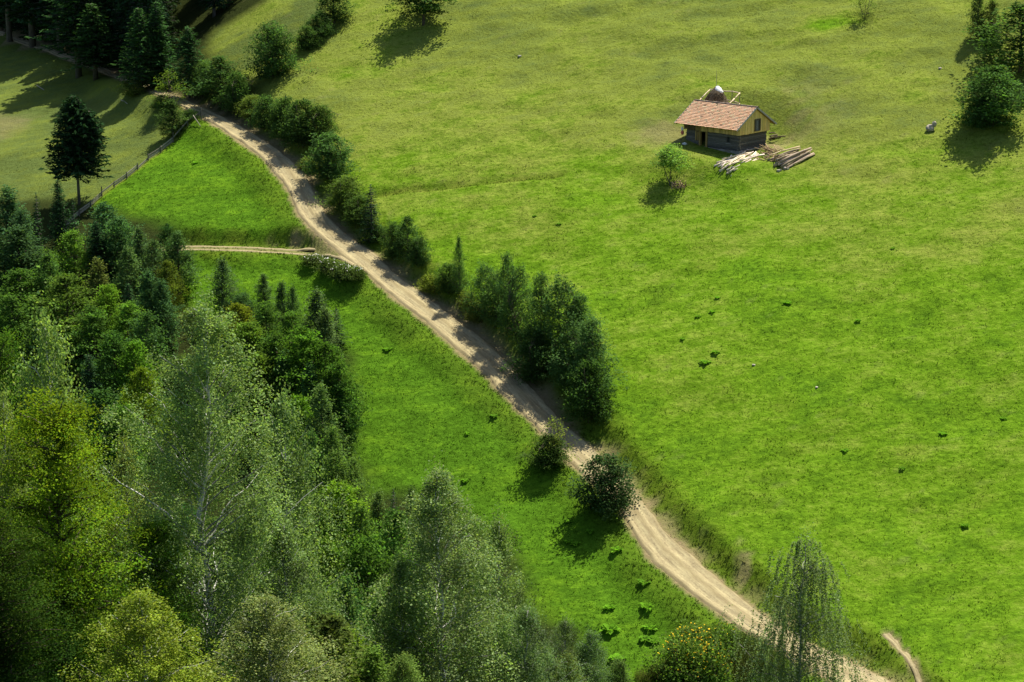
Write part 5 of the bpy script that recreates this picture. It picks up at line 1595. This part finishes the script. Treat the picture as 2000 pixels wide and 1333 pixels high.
T_TREES = [  # proto, name, u, v of the top, height m, width px, colour, label
    ('spruce', 'spruce_tree', 112, 350, 10.0, 52, (0.020, 0.050, 0.020), 'spruce whose tip rises left of the lone spruce trunk, tallest of the thicket'),
    ('young_spruce', 'spruce_tree', 70, 376, 8.5, 30, (0.018, 0.044, 0.019), 'thin spruce left of the tallest thicket spruce'),
    ('young_spruce', 'spruce_tree', 142, 386, 7.0, 26, (0.020, 0.050, 0.020), 'thin spruce tip just left of the lone spruce foot'),
    ('aspen', 'broadleaf_tree', 14, 366, 10.0, 60, (0.036, 0.080, 0.038), 'bluish tree on the left edge, level with the spruce tips'),
    ('aspen', 'broadleaf_tree', 42, 410, 9.0, 52, (0.034, 0.072, 0.034), 'bluish tree between left edge and thin spruce'),
    ('ash', 'broadleaf_tree', 205, 398, 8.5, 74, BG, 'blue green feathery tree at the foot of the fence'),
    ('ash', 'broadleaf_tree', 232, 428, 8.0, 66, (0.040, 0.092, 0.036), 'blue green tree right of the one at the fence foot'),
    ('spruce', 'spruce_tree', 188, 432, 9.0, 62, (0.016, 0.040, 0.016), 'dark spruce below the blue green trees'),
    ('maple', 'broadleaf_tree', 141, 452, 8.0, 72, (0.060, 0.120, 0.020), 'light green tree in front of the tallest thicket spruce'),
    ('ash', 'broadleaf_tree', 34, 446, 9.0, 90, (0.030, 0.062, 0.026), 'dull dark tree on the left under the bluish ones'),
    ('maple', 'broadleaf_tree', 325, 438, 5.5, 38, (0.022, 0.056, 0.020), 'dark round tree top at the right corner above the side track end'),
    ('ash', 'broadleaf_tree', 346, 456, 7.0, 52, (0.044, 0.086, 0.030), 'grey green tree where the side track disappears'),
    ('aspen', 'broadleaf_tree', 272, 446, 8.0, 44, (0.044, 0.080, 0.036), 'grey pointed tree above the middle of the thicket'),
    ('ash', 'broadleaf_tree', 302, 470, 7.5, 56, (0.044, 0.080, 0.032), 'grey green tree left of the side track end'),
    ('maple', 'broadleaf_tree', 326, 510, 7.5, 46, (0.060, 0.085, 0.016), 'yellowish dark tree on the right rim under the side track'),
    ('aspen', 'broadleaf_tree', 250, 486, 8.5, 58, (0.046, 0.084, 0.030), 'pale grey tree in the middle of the upper thicket'),
    ('aspen', 'broadleaf_tree', 190, 508, 8.0, 42, (0.070, 0.092, 0.030), 'olive round-topped tree in the upper thicket'),
    ('ash', 'broadleaf_tree', 92, 496, 9.0, 64, (0.046, 0.094, 0.026), 'feathery green tree left of the olive one'),
    ('maple', 'broadleaf_tree', 38, 524, 9.0, 96, (0.044, 0.094, 0.020), 'wide green tree at the left edge halfway up'),
    ('maple', 'broadleaf_tree', 128, 534, 9.5, 108, (0.056, 0.100, 0.020), 'broadest green crown in the middle of the left thicket'),
    ('aspen', 'broadleaf_tree', 288, 530, 8.5, 48, (0.036, 0.082, 0.034), 'bluish narrow tree on the right of the thicket'),
    ('aspen', 'broadleaf_tree', 314, 548, 8.0, 46, (0.034, 0.076, 0.032), 'bluish narrow tree, right neighbour of the other one'),
    ('spruce', 'spruce_tree', 250, 552, 9.0, 54, (0.024, 0.056, 0.022), 'spruce hidden between bluish narrow trees and bright sapling'),
    ('maple', 'broadleaf_tree', 210, 556, 8.5, 50, (0.072, 0.140, 0.018), 'bright green sapling with a pointed top'),
    ('ash', 'broadleaf_tree', 22, 580, 9.5, 80, (0.042, 0.088, 0.020), 'green tree at the left edge under the wide one'),
    ('maple', 'broadleaf_tree', 180, 600, 9.0, 84, (0.046, 0.098, 0.022), 'rounded tree under the bright sapling'),
    ('maple', 'broadleaf_tree', 252, 590, 8.5, 58, (0.060, 0.125, 0.020), 'light green tree right of the rounded one'),
    ('aspen', 'broadleaf_tree', 80, 610, 9.0, 60, (0.046, 0.090, 0.026), 'narrow green tree behind the pale leafy birch'),
    ('ash', 'broadleaf_tree', 284, 612, 9.0, 64, (0.038, 0.082, 0.028), 'dark tree left of the big birch top'),
    ('maple', 'broadleaf_tree', 220, 650, 10.0, 88, (0.032, 0.074, 0.018), 'dark green tree in the deep gap beside the big birch'),
    ('maple', 'broadleaf_tree', 262, 668, 9.5, 76, (0.060, 0.132, 0.016), 'bright maple against the dark gap left of the big birch'),
    ('spruce', 'spruce_tree', 172, 690, 10.0, 60, (0.022, 0.052, 0.022), 'dark spruce right of the pale leafy birch'),
    ('maple', 'broadleaf_tree', 278, 716, 9.5, 66, (0.085, 0.135, 0.014), 'yellowish maple under the bright one'),
    ('ash', 'broadleaf_tree', 196, 762, 10.0, 86, (0.036, 0.082, 0.024), 'dark tree low in the gap under the bright maple'),
    ('maple', 'broadleaf_tree', 236, 790, 10.0, 70, (0.046, 0.10, 0.018), 'green tree low in the gap beside the birch limbs'),
    # thicket right of the big birch
    ('maple', 'broadleaf_tree', 465, 592, 7.0, 62, (0.095, 0.125, 0.014), 'yellowish tree at the upper left of the right thicket'),
    ('aspen', 'broadleaf_tree', 550, 552, 7.0, 34, (0.040, 0.078, 0.030), 'left of two pointed trees on the upper rim of the right thicket'),
    ('aspen', 'broadleaf_tree', 571, 562, 7.0, 34, (0.040, 0.076, 0.028), 'right of two pointed trees on the upper rim of the right thicket'),
    ('aspen', 'poplar_tree', 618, 568, 8.0, 50, (0.048, 0.080, 0.036), 'tall grey poplar at the upper right of the right thicket'),
    ('aspen', 'poplar_tree', 634, 604, 7.5, 42, (0.052, 0.084, 0.036), 'second grey poplar just under the tall one'),
    ('maple', 'broadleaf_tree', 518, 592, 8.0, 72, (0.044, 0.090, 0.020), 'green tree under the small slim poplar'),
    ('maple', 'broadleaf_tree', 484, 630, 8.0, 70, (0.060, 0.110, 0.018), 'green tree under the yellowish one'),
    ('maple', 'broadleaf_tree', 568, 610, 9.0, 70, (0.048, 0.10, 0.018), 'round green tree in the middle of the right thicket'),
    ('maple', 'broadleaf_tree', 592, 640, 10.0, 104, (0.050, 0.112, 0.016), 'large layered maple in the middle of the right thicket'),
    ('maple', 'broadleaf_tree', 536, 650, 9.0, 80, (0.042, 0.088, 0.018), 'dark tree left of the large layered maple'),
    ('maple', 'broadleaf_tree', 640, 668, 9.0, 66, (0.048, 0.105, 0.018), 'green maple on the right side of the large one'),
    ('maple', 'broadleaf_tree', 505, 690, 8.5, 70, (0.062, 0.105, 0.018), 'olive tree next to the upper crown of the big birch'),
    ('aspen', 'broadleaf_tree', 554, 692, 8.0, 50, (0.042, 0.092, 0.032), 'blue green pointed tree below the layered maple, left one'),
    ('aspen', 'broadleaf_tree', 604, 712, 8.0, 46, (0.044, 0.096, 0.034), 'blue green pointed tree below the layered maple, right one'),
    ('maple', 'broadleaf_tree', 660, 706, 8.5, 72, (0.046, 0.10, 0.018), 'dark green round tree at the right rim of the thicket, over a black shadow'),
    ('maple', 'broadleaf_tree', 668, 744, 7.5, 52, (0.030, 0.070, 0.018), 'low dark tree at the right rim, under the round one'),
    ('ash', 'broadleaf_tree', 626, 756, 10.5, 68, (0.062, 0.108, 0.038), 'tall grey green conical tree standing at the lower rim of the thicket'),
    ('maple', 'broadleaf_tree', 585, 772, 9.0, 56, (0.062, 0.13, 0.016), 'bright bush at the left side of the tall conical tree'),
    ('ash', 'broadleaf_tree', 648, 838, 9.5, 60, (0.060, 0.108, 0.030), 'upper rounded tree at the lower right corner of the thicket'),
    ('ash', 'broadleaf_tree', 604, 846, 9.5, 56, (0.044, 0.096, 0.028), 'dark green tree left of the two rounded ones'),
    ('ash', 'broadleaf_tree', 656, 884, 9.0, 68, (0.064, 0.112, 0.030), 'lower rounded tree at the lower right corner of the thicket'),
    ('ash', 'broadleaf_tree', 690, 900, 6.5, 44, (0.060, 0.105, 0.028), 'small tree on the meadow side of the two rounded ones'),
    ('maple', 'broadleaf_tree', 668, 942, 10.0, 92, (0.075, 0.140, 0.016), 'yellow green layered maple above the middle of the lower wood'),
    ('maple', 'broadleaf_tree', 612, 960, 11.0, 74, (0.056, 0.108, 0.018), 'green tree left of the yellow green layered maple'),
    ('aspen', 'broadleaf_tree', 738, 962, 8.5, 46, (0.066, 0.108, 0.034), 'left of three small pointed trees on the lower meadow edge'),
    ('young_spruce', 'broadleaf_tree', 768, 952, 8.0, 34, (0.034, 0.066, 0.030), 'middle of three small pointed trees on the lower meadow edge, darkest'),
    ('aspen', 'broadleaf_tree', 802, 952, 7.5, 32, (0.056, 0.10, 0.030), 'right of three small pointed trees on the lower meadow edge'),
    ('ash', 'broadleaf_tree', 706, 990, 10.0, 74, (0.052, 0.10, 0.022), 'green tree under the left small pointed tree'),
    ('ash', 'broadleaf_tree', 770, 1000, 10.0, 86, (0.048, 0.104, 0.022), 'green tree under the middle small pointed tree'),
    ('maple', 'broadleaf_tree', 712, 1046, 12.0, 96, (0.045, 0.095, 0.018), 'deep green maple left of the right birch'),
    ('maple', 'broadleaf_tree', 640, 1050, 12.0, 76, (0.060, 0.115, 0.018), 'green tree left of the deep green maple'),
    ('maple', 'broadleaf_tree', 800, 1090, 11.0, 74, (0.060, 0.140, 0.016), 'bright green tree behind the white limbs of the right birch'),
    ('ash', 'broadleaf_tree', 676, 1130, 12.0, 84, (0.040, 0.090, 0.028), 'dark tree under the deep green maple'),
    ('maple', 'broadleaf_tree', 746, 1160, 12.0, 96, (0.036, 0.082, 0.022), 'dark tree in the black gap left of the right birch'),
]
for (k, nm, u, vt, h, wpx, col, lab) in T_TREES:
    p, hh = from_top(u, vt, h)
    plant(k, nm, p, hh, wpx * mpp(p) * WIDE.get(k, 1.4), col, lab, 'tree', TH_)

N_TREES = [  # proto, name, u, v of the top, distance m, width px, colour, label, bark
    ('birch', 'birch_tree', 378, 578, 92, 420, BI, 'big birch with white limbs in front, tallest tree of the view', (1, 1, 1), 0.0),
    ('birch3', 'birch_tree', 545, 762, 100, 210, BI2, 'birch crown leaning against the right side of the big birch', (0.9, 0.9, 0.9), None),
    ('birch3', 'birch_tree', 560, 1010, 93, 230, BI2, 'grey green birch at the right foot of the big birch', (0.8, 0.8, 0.8), None),
    ('birch3', 'birch_tree', 250, 850, 98, 170, (0.10, 0.13, 0.042), 'birch crown between the yellow beech and the big birch', (0.8, 0.8, 0.8), None),
    ('birch3', 'birch_tree', 82, 618, 112, 250, (0.105, 0.160, 0.056), 'pale leafy birch above the yellow beech', (0.8, 0.8, 0.8), None),
    ('birch3', 'birch_tree', 0, 760, 95, 170, (0.10, 0.14, 0.048), 'pale birch cut by the left edge beside the yellow beech', (0.7, 0.7, 0.7), None),
    ('beech', 'broadleaf_tree', -10, 640, 118, 260, (0.070, 0.145, 0.022), 'bright green tree cut by the left edge above the pale birch', None, None),
    ('beech', 'beech_tree', 96, 766, 84, 350, (0.135, 0.210, 0.014), 'yellow beech in front at the left edge', None, None),
    ('beech', 'broadleaf_tree', 300, 1010, 88, 220, (0.080, 0.160, 0.016), 'green tree between yellow beech and big birch trunk', None, None),
    ('beech', 'beech_tree', -30, 990, 78, 300, (0.040, 0.075, 0.012), 'dark green beech at the left edge under the yellow one', None, None),
    ('birch3', 'birch_tree', 283, 1158, 72, 270, (0.105, 0.145, 0.018), 'small yellow green birch at the bottom edge, in front of the big birch', (0.8, 0.8, 0.8), None),
    ('birch3', 'birch_tree', 530, 1160, 80, 260, (0.10, 0.13, 0.048), 'leafy birch at the bottom edge right of the small yellow green one', (0.85, 0.85, 0.85), None),
    ('birch2', 'birch_tree', 868, 918, 97, 330, (0.088, 0.132, 0.052), 'right birch with long white limbs at the bottom of the view', (1, 1, 1), 2.2),
    ('birch3', 'birch_tree', 965, 1005, 102, 190, (0.086, 0.132, 0.048), 'hanging crown at the right side of the right birch', (0.85, 0.85, 0.85), None),
    ('birch3', 'birch_tree', 780, 1085, 96, 130, (0.074, 0.125, 0.050), 'hanging crown at the left side of the right birch', (1, 1, 1), None),
    ('birch3', 'birch_tree', 1030, 1180, 96, 200, (0.070, 0.118, 0.048), 'low birch at the bottom right of the right birch', (0.8, 0.8, 0.8), None),
    ('birch3', 'birch_tree', 1100, 1206, 108, 130, (0.056, 0.088, 0.038), 'dull pointed birch shrub at the rim of the green strip, left one', (0.7, 0.7, 0.7), None),
    ('birch3', 'birch_tree', 1150, 1232, 108, 120, (0.060, 0.108, 0.044), 'grey green birch shrub at the rim of the green strip, middle one', (0.7, 0.7, 0.7), None),
    ('fineshrub', 'birch_tree', 1208, 1290, 108, 100, (0.065, 0.110, 0.034), 'grey green birch shrub at the bottom edge, nearest the yellow flowers', (0.7, 0.7, 0.7), None),
    ('fineshrub', 'birch_tree', 1110, 1280, 100, 110, (0.080, 0.115, 0.036), 'birch shrub at the bottom edge under the dull pointed one', (0.7, 0.7, 0.7), None),
    ('fineshrub', 'broadleaf_tree', 790, 1282, 84, 150, (0.080, 0.130, 0.034), 'pale green bush at the bottom edge under the black gap', None, None),
    ('maple', 'broadleaf_tree', 668, 1230, 92, 150, (0.090, 0.150, 0.014), 'yellow green layered tree at the bottom edge left of the black gap', None, None),
    ('ash', 'broadleaf_tree', 728, 1270, 88, 120, (0.070, 0.125, 0.026), 'green bush at the bottom edge between yellow green tree and pale bush', None, None),
    ('weeping', 'birch_tree', 1568, 1056, 116, 205, (0.085, 0.125, 0.058), 'thin weeping birch in front of the lower road, see-through', (0.55, 0.55, 0.52), 0.6),
]
for (k, nm, u, vt, y, wpx, col, lab, bk, rz) in N_TREES:
    p, hh = from_near(u, vt, y)
    plant(k, nm, p, hh, wpx * mpp(np.array([p[0], y, p[2] + hh * 0.5])), col, lab, 'tree', FG, 1 if u == 283 else None, rz, bk)

# the wood fills the corner behind the named spruces
rs = random.Random(31)
for i in range(64):
    for _ in range(60):
        u, v = rs.uniform(-120, 470), rs.uniform(-130, 150)
        lim = 44 + max(u, -50) * 0.34
        if v < lim and v < 150 and (u < 300 or v < 40 + (470 - u) * 0.4):
            break
    if u > 425 and v > 60:
        continue
    g = G(u, v)
    h = rs.uniform(18, 26)
    br = rs.random() < 0.12
    plant('ash' if br else 'spruce', 'broadleaf_tree' if br else 'spruce_tree', g, h, (0.40 if br else 0.29) * h, tuple(c * rs.uniform(0.75, 1.15) for c in (SPR if not br else SD)),
          ('dark leafy tree' if br else 'dark spruce') + ' standing deep in the black wood of the top left corner', 'tree', WD)
for i in range(22):
    u = -30 + i * 15.5 + rs.uniform(-5, 5)
    v = np.interp(u, [p[0] for p in ROAD_R], [p[1] for p in ROAD_R]) - rs.uniform(5, 22)
    g = G(u, v)
    h = rs.uniform(17, 23)
    plant('spruce', 'spruce_tree', g, h, 0.31 * h, tuple(c * rs.uniform(0.75, 1.1) for c in SPR), 'dark spruce in the closed front row of the wood, just behind the far road', 'tree', 'front row of the dark wood')
# undergrowth closing the gaps below the thicket crowns
for i in range(64):
    u, v = rs.uniform(-40, 690), rs.uniform(440, 1260)
    p, hh = from_top(u, v, rs.uniform(2.5, 4.5))
    if poly_sd(np.array([p[0]]), np.array([p[1]]), THICKET)[0] < 2.2:
        continue
    plant('shrub', 'bush', p, hh, hh * rs.uniform(1.0, 1.5), tuple(c * rs.uniform(0.8, 1.2) for c in (0.034, 0.070, 0.020)),
          'dark green bush filling the gaps between the thicket trees', 'bush', 'undergrowth of the thicket')
for i in range(30):
    y = rs.uniform(84, 130)
    x = rs.uniform(-0.27 * y, -0.10 * y)
    z = GZ(x, y)
    h = rs.uniform(4, 8)
    if project((x, y, z + h))[1] < 1190:
        continue
    plant('ash', 'broadleaf_tree', np.array([x, y, z]), h, h * 0.75, tuple(c * rs.uniform(0.8, 1.2) for c in (0.040, 0.085, 0.022)),
          'green bush among the trunks at the bottom of the view', 'bush', 'undergrowth at the bottom of the view')

# white seed heads on the four bushes below the side track, yellow flowers by the lower road
for o in [o for o in bpy.data.objects if o.parent is None and o.get('group') == 'low white flowering bushes below the side track']:
    rg = np.random.default_rng(len(o['label']))
    n = 40
    a, r_ = rg.uniform(0, 6.28, n), np.sqrt(rg.random(n)) * 1.3
    C = np.c_[r_ * np.cos(a), r_ * np.sin(a), 1.75 * np.sqrt(np.clip(1 - (r_ / 1.6) ** 2, 0, 1)) + 0.08]
    mb = MB()
    mb.leaves(C, 0.15, rg, up=0.8, aspect=0.9, tint=(0.7 + 0.4 * rg.random(n)))
    mb.build('seed_heads', M['petal_w'], o, kind='stuff')

FL = [(1330, 1328, 1250, 110, 'yellow flowering bush on the left of the flower patch'), (1382, 1345, 1262, 110, 'yellow flowering bush in the middle of the flower patch, at the bottom edge'),
      (1352, 1285, 1228, 110, 'yellow flowering bush at the back of the flower patch'), (1410, 1290, 1224, 80, 'thinly flowering bush on the right of the flower patch')]
for i, (u, vb, vt, w, lab) in enumerate(FL):
    g, h = from_base(u, vb, vt)
    o = plant('lowshrub', 'flowering_bush', g, h, w * mpp(g), (0.062, 0.110, 0.024), lab, 'bush', 'yellow flowering bushes by the lower road')
    rg = np.random.default_rng(40 + i)
    mb = MB()
    n = (60, 110, 60, 26)[i]
    a, r_ = rg.uniform(0, 6.28, n), np.sqrt(rg.random(n)) * 1.35
    hz = 1.85 * np.sqrt(np.clip(1 - (r_ / 1.65) ** 2, 0, 1)) + rg.uniform(-0.5, 0.2, n)
    for j in range(n):
        c = np.array([r_[j] * math.cos(a[j]), r_[j] * math.sin(a[j]), hz[j]])
        q = 0.048 * rg.uniform(0.7, 1.25)
        t = rg.uniform(0.8, 1.1)
        k = 8
        up_ = np.array([rg.normal() * 0.3, -0.5 + rg.normal() * 0.3, 0.9])
        up_ /= np.linalg.norm(up_)
        e1 = np.cross(up_, [1, 0, 0]); e1 /= np.linalg.norm(e1)
        e2 = np.cross(up_, e1)
        V = [c + up_ * 0.02] + [c + q * (0.95 + 0.25 * (s % 2)) * (math.cos(2 * math.pi * s / k) * e1 + math.sin(2 * math.pi * s / k) * e2) for s in range(k)]
        mb.add(V, None, [(0, 1 + s, 1 + (s + 1) % k) for s in range(k)], t)
    mb.build('flowers', M['petal_y'], o, kind='stuff')

# tall weeds and dead stems by the lower road
def stems_mesh(seed, n=420, h=1.5, rad=1.3):
    rng = np.random.default_rng(seed)
    mb = MB()
    a, r_ = rng.uniform(0, 6.28, n), np.sqrt(rng.random(n)) * rad
    for j in range(n):
        b = np.array([r_[j] * math.cos(a[j]), r_[j] * math.sin(a[j]), -0.1])
        t = b + np.array([rng.normal() * 0.25, rng.normal() * 0.25, h * rng.uniform(0.5, 1.0)])
        s = np.array([math.cos(a[j] * 3), math.sin(a[j] * 3), 0]) * 0.022
        mb.add([b - s, b + s, t], None, [(0, 1, 2)], rng.uniform(0.6, 1.3))
    u = rng.random(n * 4)
    k = rng.integers(0, n, n * 4)
    C = np.c_[r_[k] * np.cos(a[k]) + rng.normal(size=n * 4) * 0.15, r_[k] * np.sin(a[k]) + rng.normal(size=n * 4) * 0.15, u * h * 0.9]
    mb.leaves(C, 0.11, rng, up=0.2, aspect=0.4, tint=(0.6 + 0.7 * rng.random(n * 4)))
    return mb.mesh('tall_weeds', M['leaf'])

ST = [stems_mesh(1), stems_mesh(2)]
for i, (u, v, s, col, lab) in enumerate(((1470, 1300, 1.2, (0.070, 0.090, 0.028), 'tall olive weeds right of the yellow flowers'), (1440, 1322, 1.1, (0.085, 0.10, 0.03), 'tall weeds at the bottom edge right of the yellow flowers'),
                                         (1432, 1258, 0.9, (0.055, 0.085, 0.025), 'dark weeds at the road edge above the yellow flowers'), (1502, 1296, 1.1, (0.07, 0.095, 0.03), 'tall weeds left of the weeping birch foot'),
                                         (1376, 1252, 0.9, (0.065, 0.085, 0.028), 'dull weeds behind the yellow flowers'), (1298, 1322, 0.9, (0.13, 0.13, 0.055), 'pale dry weeds at the bottom edge left of the yellow flowers'),
                                         (1530, 1330, 1.1, (0.06, 0.09, 0.026), 'green weeds around the weeping birch foot'), (1262, 1330, 0.7, (0.12, 0.14, 0.04), 'low pale weeds at the bottom edge next to the birch shrub'),
                                         (1462, 1268, 0.9, (0.055, 0.08, 0.026), 'dark weeds hanging over the road edge by the weeping birch'))):
    g = G(u, v)
    o = thing('tall_weeds', lab, 'plant', g, i * 1.3, 'tall weeds by the lower road', ST[i % 2], col)
    o.scale = (s, s, s)
g, a = G(1478, 1306), None
timber('dead_branch', g + [0.3, -0.2, 0.2], g + [-1.5, 0.3, 2.0], 0.035, (1.1, 1.1, 1.05), 'bare pale branch sticking out of the tall weeds', None, 'branch', mat='grey_wood')

# cut twigs under the small meadow tree
for k in range(40):
    u, v = rs.uniform(1310, 1340), rs.uniform(362, 372)
    g = G(u, v)
    an, el, ln = rs.uniform(0, 6.28), rs.uniform(0.1, 1.1), rs.uniform(0.5, 1.1)
    d = np.array([math.cos(an) * math.cos(el), math.sin(an) * math.cos(el), math.sin(el)]) * ln
    kk = rs.uniform(0.3, 0.9)
    timber('twig', g, g + d, rs.uniform(0.025, 0.05), (kk, kk * 0.85, kk * 0.75), 'brown twig in the brush pile under the small thin meadow tree', 'brush pile under the small tree', 'twig')
